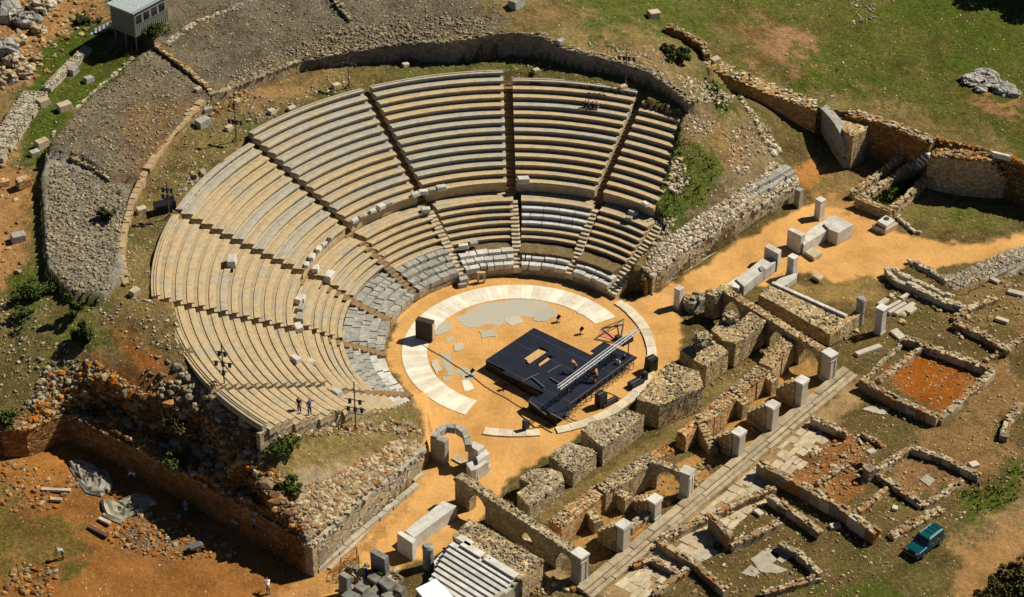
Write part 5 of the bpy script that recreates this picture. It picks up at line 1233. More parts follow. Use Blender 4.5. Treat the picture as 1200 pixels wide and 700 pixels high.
def seatpt(px, py):
    zs = np.arange(11.5, 0, -.02)
    for z in zs:
        p = U(px, py, z); R_ = math.hypot(p[0], p[1])
        h = 0
        if R_ >= 21.3: h = Z0+RR*min(12, int((R_-21.3)/NR))
        elif R_ >= 19.65: h = 4.57
        elif R_ >= 16: h = 2.05+.42*(int((R_-16)/.73)+1)
        elif R_ > 12.8: h = 1.35+.34*int((R_-12.8)/.72)
        if h >= z: return np.array([p[0], p[1], h])
    return p
gp_ = 'two people standing on the lower left seats'
person(351, 483, 2.6, 'stand', 'black', 'denim', 'person in a dark top standing on the lower left seats', base=seatpt(351, 484))
person(363, 485, -2.4, 'point', 'blue', 'denim', 'person in a blue top with one arm raised on the lower left seats', base=seatpt(363, 486))
def on_z(px, py, z): return U(px, py, z)
for i, (x, y, s, b_, lab) in enumerate(((686, 121.5, 'black', 'denim', 'seated person in black, leftmost of four on a high seat row'), (689.5, 122, 'denim', 'black', 'seated person in dark grey, second from left of four on a high row'), (694, 124, 'black', 'black', 'seated person in black, third of four on a high seat row'), (698, 125, 'blue', 'denim', 'seated person in dark blue, rightmost of four on a high seat row'))):
    R_ = 21.3+NR*9.55; q_ = U(x, y, Z0+RR*9+.5); a = math.atan2(q_[1], q_[0])+.0; person(0, 0, a+math.pi/2, 'sit', s, b_, lab, base=np.array([math.cos(a)*R_, math.sin(a)*R_, Z0+RR*9-.42]))
person(674, 436, 1.0, 'bend', 'red', 'denim', 'person with reddish top bending on the black stage deck', base=U(675, 437, ZD+.01))
person(695, 459, -.6, 'stand', 'orange', 'khaki', 'person in orange brown clothes standing by the stage railing')
person(724, 437, -.8, 'stand', 'white', 'khaki', 'person in a white shirt standing by the stage railing')
person(731, 431, .5, 'stand', 'black', 'denim', 'person in black just right of the white shirt, by the railing')
person(701, 452, .4, 'bend', 'orange', 'denim', 'stooping person in brown behind the stage railing', base=U(699, 448, ZD+.01))
person(160, 566, 1.4, 'bend', 'white', 'denim', 'person in a white top stooping in the shade of the excavation pit, leftmost')
person(219, 606, .2, 'bend', 'blue', 'denim', 'person in a blue top bending in the shade of the pit wall')
person(279, 624, .9, 'bend', 'lightblue', 'denim', 'person in pale blue crouched low by the pit wall')
person(300, 626, .3, 'stand', 'lightblue', 'black', 'person in pale blue standing at the right end of the pit shade')
person(315, 697, .3, 'bend', 'white', 'khaki', 'person in a white top stooping at the bottom edge of the pit')
person(75, 655, 2.0, 'bend', 'lightblue', 'denim', 'person in pale blue working beside long shadows on the pit grass')
person(1118, 697, 2.0, 'stand', 'khaki', 'khaki', 'x') if False else None

# ================================================================== CABIN
r = tag(empty('cabin', U(160, 45, 11.5)), 'grey corrugated metal cabin on stilts with a strip of dark windows', 'cabin')
M['cabwall'] = mat_plain('cabin_wall_mat', (.21, .22, .185), .6, .2, var=.12, scale=1.2); M['cabroof'] = mat_plain('cabin_roof_mat', (.50, .55, .55), .4, .5, var=.08)
M['glass'] = mat_plain('dark_glass_mat', (.01, .013, .018), .08, spec=.8)
zr = 15.9; zf = 13.0
c0 = U(126, 5, zr)[:2]; c1 = U(156, 17, zr)[:2]; c2 = U(193, 1, zr)[:2]; eu = c1-c0; ev = c2-c1; LU = np.hypot(*eu); eu /= LU; LV = np.hypot(*ev); ev = ev/LV
ev = ev-eu*(ev@eu); ev /= np.hypot(*ev); LV = max(LV, 5.2)
ang = math.atan2(ev[1], ev[0]); cc = c1-eu*LU/2+ev*LV/2
mb = MB(); mb.box((*cc, (zr+zf)/2), (LV-.3, LU-.3, zr-zf), ang)
for i in range(int(LV/.3)):
    for s in (-1, 1): q_ = cc-ev*(LV/2-.3)+ev*i*.3+eu*s*(LU/2-.14); mb.box((*q_, (zr+zf)/2-.7), (.12, .05, (zr-zf)*.5), ang)
for i in range(int(LU/.3)):
    q_ = cc-eu*(LU/2-.3)+eu*i*.3-ev*(LV/2-.14); mb.box((*q_, (zr+zf)/2), (.05, .12, (zr-zf)-.1), ang)
mb.build('walls', M['cabwall'], r)
mb = MB(); mb.box((*cc, zr+.05), (LV+.2, LU+.2, .12), ang)
for i in range(int(LU/.35)): q_ = cc-eu*(LU/2-.1)+eu*i*.35; mb.box((*q_, zr+.14), (LV+.2, .09, .07), ang)
mb.build('roof', M['cabroof'], r)
for i in range(4):
    q_ = c1+ev*(.8+i*1.15)+eu*(-.13); 
    f = MB(); f.box((*q_, zr-.95), (1.08, .12, 1.15), ang); wf = f.build('window', M['cabroof'], r)
    g = MB(); g.box((*(q_+eu*.06), zr-.95), (.88, .04, .95), ang); pn = g.build('pane', M['glass']); pn.parent = wf
for a_, b_ in ((.05, .05), (.95, .05), (.05, .95), (.95, .95), (.5, .05), (.5, .95)):
    q_ = c1-eu*LU*(.05+a_*.9)+ev*LV*(.03+b_*.93); mb = MB(); z_ = zg(*q_); mb.bar((*q_, z_-.1), (*q_, zf), .14); mb.build('stilt', M['steel'], r)
st_ = tag(empty('cabin_stairs', (*(c0+ev*1.0), 11.5)), 'steep slatted metal stair leading up to the grey cabin', 'stairs')
S1_ = c0-eu*.2+ev*3.2; S0_ = U(106, 42, 10.9)[:2]
mb = MB(); dS = S1_-S0_; nS = np.array([-dS[1], dS[0]])/np.hypot(*dS)
for i in range(10): q_ = S0_+dS*(i+.5)/10; mb.box((*q_, 11.1+(zf-11.1)*(i+1)/10), (.32, 1.1, .06), math.atan2(dS[1], dS[0]))
mb.build('treads', M['alu'], st_)
for s in (-1, 1):
    mb = MB(); mb.bar((*(S0_+nS*s*.55), 11.0), (*(S1_+nS*s*.55), zf), .08, .2); mb.build('stringer', M['steel'], st_)
    mb = MB(); mb.bar((*(S0_+nS*s*.55), 12.0), (*(S1_+nS*s*.55), zf+1), .05); mb.bar((*(S0_+nS*s*.55), 11.0), (*(S0_+nS*s*.55), 12.0), .05); mb.build('handrail', M['steel'], st_)

# ================================================================== CAR
def car():
    a = U(1096, 632, 0); b = U(1070, 652, 0); c = (a+b)/2; hd = math.atan2(*(b-a)[:2][::-1]); zc = zg(c[0], c[1])
    r = tag(empty('parked_car', (c[0], c[1], zc), hd), 'teal four-wheel-drive car with dark windows parked on the grass, lower right', 'car')
    def ch(mb, nm, mt, **k): o = mb.build(nm, mt, None, **k); o.parent = r; return o
    M['teal'] = mat_plain('teal_paint_mat', (.0, .085, .10), .35, .3, spec=.5)
    M['tyre'] = mat_plain('tyre_mat', (.015, .015, .015), .9); M['chrome'] = mat_plain('rim_mat', (.5, .5, .52), .3, .9)
    # x forward, half width .85
    def body(sect, W, nm, mt, bev=.05):
        mb = MB(); n = len(sect); vs = []
        for s in (-1, 1):
            for x, z, k_ in sect: vs.append((x, s*W*k_, z))
        mb.add(vs, [tuple(range(n)), tuple(range(2*n-1, n-1, -1))]+[(i, n+i, n+(i+1) % n, (i+1) % n) for i in range(n)]); return ch(mb, nm, mt, bevel=bev)
    body([(-2.1, .42, 1), (2.05, .42, 1), (2.15, .6, .97), (2.1, .95, .95), (1.0, 1.08, .97), (-2.1, 1.10, .98), (-2.18, .7, 1)], .90, 'body', M['teal'], .07)
    body([(-2.12, 1.08, .97), (.95, 1.08, .95), (.35, 1.70, .80), (-1.95, 1.74, .80)], .90, 'cabin_body', M['teal'], .06)
    # windows
    mb = MB(); mb.add([(1.0, -.74, 1.14), (1.0, .74, 1.14), (.42, .66, 1.66), (.42, -.66, 1.66)], [(0, 1, 2, 3)]); mb.v = [(x+.03, y, z+.02) for x, y, z in mb.v]; ch(mb, 'windscreen', M['glass'])
    for s in (-1, 1):
        for x0, x1, x2, x3 in ((.72, -.15, -.15, .32), (-.25, -1.05, -1.05, -.25), (-1.15, -1.98, -1.9, -1.15)):
            mb = MB(); P = [(x0, s*.885, 1.16), (x1, s*.885, 1.16), (x2, s*.765, 1.62), (x3, s*.765, 1.62)]; mb.add(P, [(0, 1, 2, 3) if s > 0 else (3, 2, 1, 0)]); mb.v = [(x, y+s*.012, z) for x, y, z in mb.v]; ch(mb, 'side_window', M['glass'])
    mb = MB(); mb.box((-2.17, 0, 1.38), (.03, 1.2, .4)); ch(mb, 'rear_window', M['glass'])
    for sx_ in (1.35, -1.35):
        for s in (-1, 1):
            mb = MB(); mb.bar((sx_, s*.70, .38), (sx_, s*.93, .38), .76, n=20); w_ = ch(mb, 'wheel', M['tyre'])
            mb = MB(); mb.bar((sx_, s*.935, .38), (sx_, s*.945, .38), .44, n=14); o = mb.build('rim', M['chrome']); o.parent = w_
    for s in (-1, 1):
        mb = MB(); mb.box((2.14, s*.62, .78), (.06, .3, .2)); ch(mb, 'headlight', M['alu'])
        mb = MB(); mb.box((-2.16, s*.75, .8), (.05, .14, .32)); ch(mb, 'tail_light', M['redcloth'])
        mb = MB(); mb.box((.72, s*1.0, 1.18), (.12, .2, .14)); ch(mb, 'wing_mirror', M['black'])
        mb = MB(); mb.bar((-1.7, s*.6, 1.80), (.2, s*.6, 1.80), .05); ch(mb, 'roof_rail', M['alu'])
    mb = MB(); mb.box((2.17, 0, .5), (.16, 1.7, .2)); ch(mb, 'bumper', M['steel']); mb = MB(); mb.box((-2.2, 0, .5), (.14, 1.7, .2)); ch(mb, 'bumper', M['steel'])
    mb = MB(); mb.box((2.16, 0, .78), (.04, .85, .2)); ch(mb, 'grille', M['black'])
    mb = MB(); mb.bar((-2.28, -.1, .95), (-2.16, -.1, .95), .66, n=18); ch(mb, 'spare_wheel', M['tyre'])
    r.scale = (.87, .87, .87)
    mb = MB()
    for x in (-.5, -1.1, -1.6): mb.box((x, 0, 1.775), (.04, 1.2, .03))
    ch(mb, 'roof_ribs', M['teal'])
car()

# ================================================================== LOW RUINED WALLS
GW = 'low ruined walls of the rooms beyond the street'
RW = (M['ruin'], M['ruin'])
def rw(pts, h, w_, lab, **k): return run_wall('ruined_wall', pts, h*1.25+.1, w_, RW, lab, 'ruined wall', GW, dens=k.pop('dens', 9), size=k.pop('size', .3), **k)
rw([(1060, 404), (1163, 441)], .7, .7, 'upper wall of the square orange-floored room')
rw([(1162, 442), (1099, 498)], .55, .7, 'right wall of the square orange-floored room')
rw([(1008, 455), (1050, 478), (1098, 499)], .9, .65, 'front wall of the square orange-floored room, marble slabs leaning on it')
rw([(1081, 411), (1028, 452)], .5, .6, 'inner left wall of the square orange-floored room')
rw([(1062, 401), (1008, 453)], .3, .4, 'thin outer left wall beside the square room')
rw([(1117, 384), (1150, 398), (1181, 418)], .6, .65, 'low wall with a dark shadowed side above the square room')
rw([(1118, 378), (1135, 365), (1167, 353)], .4, .7, 'reddish rubble wall climbing to the right edge')
rw([(951, 497), (992, 516)], .7, .6, 'short thick wall stub beyond the flagstone street')
rw([(888, 556), (940, 582), (985, 608), (1026, 638)], 1.1, .75, 'longest ruined wall, deep shadow along its lower side')
rw([(901, 590), (935, 612), (961, 632)], .7, .6, 'ruined wall parallel to the longest one, nearer the bottom')
rw([(1065, 531), (1105, 543), (1147, 565)], .6, .55, 'thin wall bounding the upper small room on the far side')
rw([(1064, 532), (1028, 556)], .55, .6, 'short wall leading down to the low stump with a white stone')
rw([(1012, 551), (1045, 572), (1080, 597)], .5, .5, 'low middle wall between the two small rooms')
rw([(1081, 597), (1104, 584), (1127, 567)], .35, .5, 'faint right wall of the upper small room')
rw([(1041, 573), (1018, 595), (1007, 604)], .4, .5, 'faint left wall of the lower small room')
rw([(1104, 600), (1075, 614), (1044, 632)], .35, .8, 'spread of pale rubble wall just above the car', dens=12)
rw([(913, 643), (935, 655), (961, 679)], .6, .5, 'diagonal wall right of the pale paving, bottom')
rw([(960, 680), (930, 690), (895, 700)], .45, .5, 'short wall meeting the diagonal one at the bottom edge')
rw([(772, 642), (815, 668), (850, 700)], .65, .6, 'ruined wall running down to the bottom edge from the steps')
rw([(806, 672), (784, 688), (765, 702)], .5, .55, 'low wall branching left at the bottom edge')
rw([(742, 668), (762, 660), (795, 678)], .5, .5, 'curved line of stones near the lower end of the steps')
rw([(775, 638), (832, 612), (865, 595), (908, 578)], .6, .6, 'boundary wall along the flagstone street')
rw([(832, 620), (856, 645)], 1.3, .6, 'high shaded cross wall below the boundary wall')
rw([(856, 646), (880, 636), (912, 620)], .7, .6, 'front wall of the small room with pale floor')
rw([(1197, 478), (1180, 500), (1175, 518)], .5, .7, 'curved rubble wall at the right edge')
rw([(1010, 512), (1035, 525)], .3, .4, 'line of pale slabs below the short thick stub')
rw([(958, 570), (985, 552), (1000, 545)], .35, .45, 'short oblique row of stones in the red soil')
rw([(1155, 425), (1180, 412), (1205, 395)], .35, .5, 'pale stones in a loose row at the right edge')
run_wall('ruined_wall', [(1038, 322), (1050, 335), (1075, 345), (1105, 360), (1127, 366)], .9, .5, (M['concrete'], M['cream']), 'curving double stone wall near the gravel heap, outer band', 'ruined wall', dens=5, size=.4)
run_wall('ruined_wall', [(1045, 319), (1058, 329), (1085, 340), (1112, 352)], .7, .4, (M['concrete'], M['cream']), 'curving double stone wall near the gravel heap, inner band', 'ruined wall', dens=5, size=.4)
run_wall('ruined_wall', [(1065, 308), (1090, 320), (1110, 333)], .5, .5, (M['ruin'], M['pale']), 'low wall edging the gravel heap, thin fence above it', 'ruined wall')
rubble_block('ruin_stump', [(1012, 548), (1020, 543), (1028, 549), (1019, 553)], 1.3, 0, RW, 'low stump topped by a single white stone', 'stump', dens=5)
# U-shaped enclosure
run_wall('enclosure_wall', [(998, 234), (1030, 211), (1063, 186)], 1.0, .65, (M['masonry'], M['ruin']), 'outer left wall of the narrow grassy enclosure', 'wall', dens=10)
run_wall('enclosure_wall', [(1012, 238), (1045, 215), (1082, 193)], 1.0, .7, (M['masonry'], M['ruin']), 'inner left wall of the narrow grassy enclosure', 'wall', dens=10)
run_wall('enclosure_wall', [(1045, 254), (1065, 237), (1086, 216)], 1.3, .6, (M['masonry'], M['ruin']), 'right wall of the narrow grassy enclosure, orange lower face', 'wall', dens=10)
run_wall('enclosure_wall', [(1003, 242), (1022, 250), (1044, 258)], 1.2, .6, (M['masonry'], M['ruin']), 'front wall closing the narrow grassy enclosure', 'wall', dens=10)
r = tag(empty('stone_stair', U(1080, 190, 0)), 'small flight of pale steps climbing beside the grassy enclosure', 'stairs')
for i in range(7):
    a = U(1063+4.5*i, 200-2.9*i, .4+.5*i); mb = MB(); mb.box(a, (.45, 1.4, .3), .45); mb.build('step', M['white'], r)
rubble_block('stair_mass', [(1062, 201), (1090, 184), (1087, 178), (1060, 194)], .6, 0, (M['masonry'], M['ruin']), 'low mass of masonry carrying the small pale steps', 'masonry')
r = tag(empty('marble_altar', U(1038, 268, 0)), 'square stepped marble base with a dark hole, on the sand path', 'altar')
block('plinth', [(1022, 263), (1037, 254), (1053, 262), (1038, 270)], None, None, z=.55, parent=r, mat='cream')
block('drum', [(1028, 259), (1038, 252), (1049, 258), (1039, 265)], None, None, z=.95, parent=r, mat='marble')
c = U(1039, 256, 1.02); mb = MB(); mb.bar((c[0], c[1], .9), (c[0], c[1], 1.03), .55, n=12); mb.build('socket', M['charcoal'], r)
run_wall('fallen_blocks', [(1052, 256), (1065, 268), (1078, 276)], .4, .4, (M['concrete'], M['cream']), 'line of small fallen blocks running from the stepped marble base', 'blocks', dens=4)
# marble logs
for i, (a, b, w_, lab) in enumerate((((1030, 360), (1040, 352), .8, 'dark ended marble block, leftmost of the stacked blocks'), ((1034, 367), (1056, 354), .55, 'long thin marble block, lower one of the stack'), ((1040, 370), (1062, 356), .55, 'long marble block beside the lower one of the stack'), ((1048, 371), (1072, 357), .7, 'long pale marble block, lowest of the stack'), ((1063, 369), (1072, 362), .9, 'stubby pale marble block right of the stack'), ((1055, 352), (1066, 346), .6, 'short marble block above the stack'), ((1002, 418), (1033, 407), .9, 'flat marble bench slab at the corner of the steps'), ((1046, 389), (1058, 399), 1.2, 'tilted slab between the white pillar and the square room'), ((1049, 474), (1060, 482), .8, 'grey slab leaning on the front wall of the square room'), ((1065, 482), (1078, 489), .8, 'second grey slab leaning on the front wall of the square room'), ((1085, 492), (1097, 497), .5, 'small grey slab at the corner of the square room'), ((1180, 343), (1200, 348), .9, 'pale slab at the right edge beside the gravel'), ((1166, 375), (1182, 379), .8, 'flat pale slab in the upper right room'), ((972, 620), (985, 617), .8, 'flat pale slab below the longest ruined wall'), ((1136, 548), (1146, 545), 1.0, 'pale block at the end of the thin far wall'), ((1046, 597), (1051, 598), .7, 'small white block in the lower small room'), ((1015, 545), (1024, 541), .9, 'white stone lying on the low stump'), ((885, 600), (893, 606), .8, 'pale twin slabs in the small paved room'), ((1160, 328), (1171, 333), .7, 'pale block on the far side of the gravel heap'))):
    A_, B_ = G(*a), G(*b); mb = MB(); d = (B_-A_); L = np.hypot(*d[:2]); c = (A_+B_)/2; zz = 1.35 if 'lying on the low' in lab else c[2]+.2
    mb.box((c[0], c[1], zz-.04), (max(L*.95, .5), w_*.72, .3), math.atan2(d[1], d[0]), 0, None, random.uniform(-.1, .1), random.uniform(-.06, .06), taper=.96); tag(mb.build('marble_block', M['pierstone' if 'grey' not in lab else 'marblegrey'], bevel=.03), lab, 'block')
# wire fence by the gravel
mb = MB(); fa = [G(x, y) for x, y in ((1063, 316), (1081, 320), (1105, 335), (1135, 345), (1170, 325), (1200, 310))]
for i in range(len(fa)-1):
    a, b = fa[i], fa[i+1]
    for k_ in range(3): p = a+(b-a)*k_/3; mb.bar((p[0], p[1], p[2]), (p[0], p[1], p[2]+1.1), .05)
    for hh in (.25, .65, 1.05): mb.bar(a+[0, 0, hh], b+[0, 0, hh], .02)
tag(mb.build('wire_fence', M['steel']), 'thin wire fence with small posts along the gravel heap', 'fence')
mb = MB(); fa = [G(x, y) for x, y in ((398, 678), (400, 668), (418, 655), (421, 665), (408, 680), (398, 678))]
for i in range(len(fa)-1):
    a, b = fa[i], fa[i+1]; mb.bar(a, a+[0, 0, 1.3], .05)
    for hh in (.1, .7, 1.3): mb.bar(a+[0, 0, hh], b+[0, 0, hh], .035)
    mb.bar(a, b+[0, 0, 1.3], .03); mb.bar(b, a+[0, 0, 1.3], .03)
tag(mb.build('barrier_fence', M['rust']), 'folded rusty wire barrier on the sand near the outer end of the left entrance wall', 'barrier')

# ================================================================== UPPER LEFT WALLS AND PATH
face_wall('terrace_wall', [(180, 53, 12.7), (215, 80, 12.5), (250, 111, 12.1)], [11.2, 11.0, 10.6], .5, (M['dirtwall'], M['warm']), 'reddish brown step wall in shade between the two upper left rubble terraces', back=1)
face_wall('terrace_wall', [(248, 112, 12.1), (262, 108, 12), (300, 93, 12), (352, 72, 12.0)], [10.5]*4, .5, (M['greymas'], M['grey']), 'rough grey edge of the upper rubble terrace left of the curved retaining wall', back=1, dens=14, jag=.3)
run_wall('terrace_wall', [(237, 119), (225, 133), (200, 160), (172, 200)], .3, .75, (M['tanwall'], M['warm']), 'thin curved tan wall edging the second left terrace', 'wall', dens=.6, jag=.03)
run_wall('terrace_wall', [(170, 203), (155, 235), (146, 270), (143, 300), (148, 335)], .3, .6, (M['tanwall'], M['warm']), 'thin curved tan wall edging the lowest left terrace down to a white block', 'wall', dens=.6, jag=.03)
run_wall('terrace_wall', [(56, 176), (85, 184), (110, 196), (130, 210)], .1, .5, (M['greymas'], M['warm']), 'dark shadowed step between the two left terraces', 'wall')
run_wall('terrace_wall', [(160, 65), (130, 92), (100, 118), (62, 160)], .1, .5, (M['masonry'], M['pale']), 'low outer edge of the second left terrace', 'wall')
run_wall('path_wall', [(103, 60), (80, 82), (55, 108)], .6, 1.1, (M['concrete'], M['pale']), 'narrow rubble-topped wall leading down from the cabin', 'wall', dens=34, size=.14, jag=.06)
run_wall('path_wall', [(42, 112), (25, 138), (8, 165), (-10, 190)], .6, 2.6, (M['concrete'], M['pale']), 'broad rubble-topped wall at the left edge below the narrow one', 'wall', dens=70, size=.15, jag=.06)
run_wall('path_wall', [(300, 0), (260, 15), (225, 30), (195, 52)], .15, .6, (M['concrete'], M['pale']), 'light stony kerb beside the cabin at the top', 'wall', dens=8)
for i, (x, y, s, lab) in enumerate(((86, 84, 1.6, 'squared block beside the narrow path wall, dark side'), (104, 94, 1.4, 'dark block right of the narrow path wall'), (51, 121, 1.7, 'squared block against the broad path wall'), (76, 127, 1.9, 'flat topped block between the broad path wall and the terrace'), (50, 170, 1.9, 'pale block at the terrace corner, left edge'), (41, 180, 1.3, 'grey block just below the pale corner block'), (28, 215, 1.9, 'reddish block at the left edge'), (22, 280, 1.9, 'grey slab topped block at the left edge near the dark ditch'), (5, 215, 1.5, 'reddish stones cut by the left edge'), (238, 145, 1.9, 'dark square pit-like block at the top of the tan wall'), (243, 130, 1.3, 'grey boulder wedged by the step wall'), (158, 343, 1.3, 'white square block at the low end of the tan wall'), (166, 247, 1.3, 'pale slab on the grass left of the seats'), (232, 105, 1.0, 'pale stone on the grass beside the step wall'), (268, 150, 1.1, 'pale stone below the upper left mast'), (318, 131, 1.1, 'cream stone at the rim, one of two near the top left'), (342, 128, 1.2, 'large cream stone at the rim near the top left'), (394, 101, 1.2, 'pale block on the grass close to the rim'), (475, 76, 1.0, 'pale flat stone in the grass under the curved wall'), (628, 83, 1.0, 'tan stone in the grass under the curved wall'), (657, 50, 1.2, 'grey boulder on the edge of the curved wall'), (605, 6, 2.2, 'grey rock at the top edge of the frame'), (766, 18, 1.8, 'pale standing stones in the meadow near the top'), (838, 72, 1.5, 'cream block on the corner of the brown retaining wall'), (730, 105, 1.1, 'pale stone at the foot of the upper right mast'))):
    c = G(x, y+2); mb = MB(); k_ = s*.62
    mb.box((c[0], c[1], c[2]+k_*.28), (k_*1.25, k_*.9, k_*.75), random.uniform(.4, 1.1), 0, None, random.uniform(-.08, .08), random.uniform(-.08, .08), taper=random.uniform(.82, .95))
    mt = 'marblegrey' if ('grey' in lab or 'dark' in lab) else ('brick' if 'reddish' in lab else 'cream')
    tag(mb.build('stone_block', M[mt], bevel=.07), lab, 'stone', 'scattered single stones')
run_wall('terrace_wall', [(390, -4), (399, 11), (411, 26)], .5, .6, (M['darkwall'], M['grey']), 'short dark wall cut by the top edge on the upper rubble terrace', 'wall')
run_wall('corner_wall', [(780, 37), (800, 45), (824, 61), (828, 72)], 1.0, .7, (M['dirtwall'], M['pale']), 'low reddish brown wall with pale top joining the corner beside the dark bush', 'wall')
# boulders
M['rockgrey'] = mat_masonry('rock_mat', [(.42, .41, .37), (.50, .48, .43), (.36, .35, .32)], (.22, .20, .17), .9, 1, .05, .15)
M['rocktan'] = mat_masonry('tan_rock_mat', [(.52, .44, .32), (.45, .35, .22), (.56, .50, .40)], (.32, .22, .12), .9, 1, .05, .15)
def boulder(name, px, py, s, mat, label, group=None, sq=(1, .8, .7), seed=0):
    c = G(px, py); R0_ = np.random.default_rng(seed+int(px)); mb = MB(); n1, n2 = 16, 10; vs = []
    for j in range(n2+1):
        th = math.pi*j/n2
        for i in range(n1):
            ph = 2*math.pi*i/n1; d = np.array([math.sin(th)*math.cos(ph), math.sin(th)*math.sin(ph), math.cos(th)])
            n_ = .45+.95*float(fbm(np.array([d[0]*1.9+seed+px*.1]), np.array([d[1]*1.9+d[2]*2.3]), 5, 4)[0])+random.uniform(-.07, .07); k_ = s*n_*.5
            d = np.sign(d)*np.abs(d)**.85
            vs.append((c[0]+d[0]*k_*sq[0]*1.15, c[1]+d[1]*k_*sq[1]*1.15, c[2]+d[2]*k_*sq[2]*1.15+s*.12))
    fs = [(j*n1+i, (j+1)*n1+i, (j+1)*n1+(i+1) % n1, j*n1+(i+1) % n1) for j in range(n2) for i in range(n1)]
    mb.add(vs, fs); return tag(mb.build(name, mat), label, 'boulder', group)
for i, (x, y, s, lab) in enumerate(((5, 20, 4.5, 'big grey boulder in the top left corner'), (32, 28, 3.2, 'grey boulder right of the corner boulder'), (5, 62, 3.6, 'dark grey boulder at the left edge, below the corner'), (50, 12, 3.0, 'tan boulder near the top left'), (18, 75, 2.6, 'pale boulder among the top left rocks'), (30, 88, 2.2, 'small orange tinged boulder among the top left rocks'), (46, 38, 2.0, 'cream boulder on the grass of the top left corner'), (45, 70, 1.4, 'small white boulder beside the narrow path wall'), (8, 95, 2.4, 'pale rock slab low in the top left group'), (22, 50, 2.4, 'pale stone behind the corner boulders'))):
    boulder('boulder', x, y, s*.85, M['rockgrey' if ('grey' in lab) else 'rocktan'], lab, 'boulders of the top left corner', seed=i)
for i, (x, y, s, lab) in enumerate(((1136, 97, 1.9, 'leftmost pale rock of the meadow outcrop'), (1145, 95, 2.0, 'second pale rock of the meadow outcrop'), (1155, 93, 2.6, 'tallest pale rock in the middle of the meadow outcrop'), (1163, 101, 2.1, 'pale rock right of the tallest one in the meadow outcrop'), (1174, 107, 2.2, 'broad pale rock toward the right of the meadow outcrop'), (1184, 112, 1.8, 'rightmost pale rock of the meadow outcrop'), (1149, 106, 1.2, 'small dark sided rock at the foot of the meadow outcrop'))):
    boulder('meadow_rock', x, y, s, M['rockgrey'], lab, 'rocks lying in the meadow', sq=(1.15, .85, .5), seed=20+i)
block('white_trough', [(1160, 176), (1182, 181), (1185, 184), (1164, 179)], 'white rectangular trough lying on the meadow behind the rubble top', 'trough', z=.5, zb=4.9, mat='white')
for i, (x, y, lab) in enumerate(((197, 535, ''),)): pass
# tarpaulins in the pit
def tarp(name, pts, mat, label):
    P = np.array(pts, float); ctr = P.mean(0); mb = MB(); vs = []; n = len(P); K = 7
    for k_ in range(K+1):
        for i in range(n):
            q_ = ctr+(P[i]-ctr)*(k_/K); g = G(q_[0], q_[1]); j = random.uniform(.08, .55) if k_ < K else .1; vs.append((g[0]+random.uniform(-.1, .1), g[1], g[2]+j))
    fs = [(k_*n+i, (k_+1)*n+i, (k_+1)*n+(i+1) % n, k_*n+(i+1) % n) for k_ in range(K) for i in range(n)]
    mb.add(vs, fs); return tag(mb.build(name, mat), label, 'tarpaulin')
def dens_pts(pts, st=8):
    out = []
    for i in range(len(pts)):
        a, b = np.array(pts[i], float), np.array(pts[(i+1) % len(pts)], float); n = max(1, int(np.hypot(*(b-a))/st))
        out += [tuple(a+(b-a)*j/n+np.array([random.uniform(-1.2, 1.2), random.uniform(-1, 1)])) for j in range(n)]
    return out
M['tarp'] = mat_marble('tarpaulin_mat', (.40, .37, .30), (.24, .20, .15), .6); M['tarp2'] = mat_marble('green_tarpaulin_mat', (.38, .36, .26), (.24, .22, .14), .6)
tarp('tarpaulin', dens_pts([(78, 543), (92, 538), (127, 556), (135, 572), (118, 584), (100, 578), (88, 560)]), M['tarp'], 'crumpled greyish sheet spread on the pit floor, upper one')
tarp('tarpaulin', dens_pts([(118, 588), (140, 592), (160, 580), (182, 584), (186, 592), (160, 604), (140, 614), (122, 606)]), M['tarp2'], 'crumpled pale sheet spread on the pit floor, lower one')
for i, (x, y, l_, lab) in enumerate(((66, 577, 2.6, 'short timber beam on the pit floor, left'), (66, 588, 1.0, 'small timber offcut below the short beam'), (123, 613, 1.3, 'timber piece at the tip of the pale sheet'), (115, 625, 2.2, 'dark plank leaning at the pit slope'))):
    c = G(x, y); mb = MB(); mb.box((c[0], c[1], c[2]+.2), (l_, .35, .25), -.05 if i < 2 else -.6); tag(mb.build('timber', M['cream' if i < 3 else 'rust'], bevel=.02), lab, 'timber')
r = tag(empty('wheelbarrow', G(229, 646)), 'wheelbarrow standing on the pit floor, bottom left', 'wheelbarrow'); c = np.array(r.location)
mb = MB(); mb.box((c[0], c[1], c[2]+.5), (.85, .55, .3), .5, taper=1.25); mb.build('tray', M['steel'], r)
for s in (-1, 1): mb = MB(); mb.bar((c[0]+.5, c[1]+s*.25, c[2]+.4), (c[0]-.9, c[1]+s*.3, c[2]+.6), .05); mb.bar((c[0]-.4, c[1]+s*.28, c[2]+.5), (c[0]-.45, c[1]+s*.28, c[2]), .05); mb.build('handle', M['rust'], r)
mb = MB(); mb.bar((c[0]+.65, c[1]-.05, c[2]+.2), (c[0]+.65, c[1]+.05, c[2]+.2), .4, n=14); mb.build('wheel', M['tyre'], r)

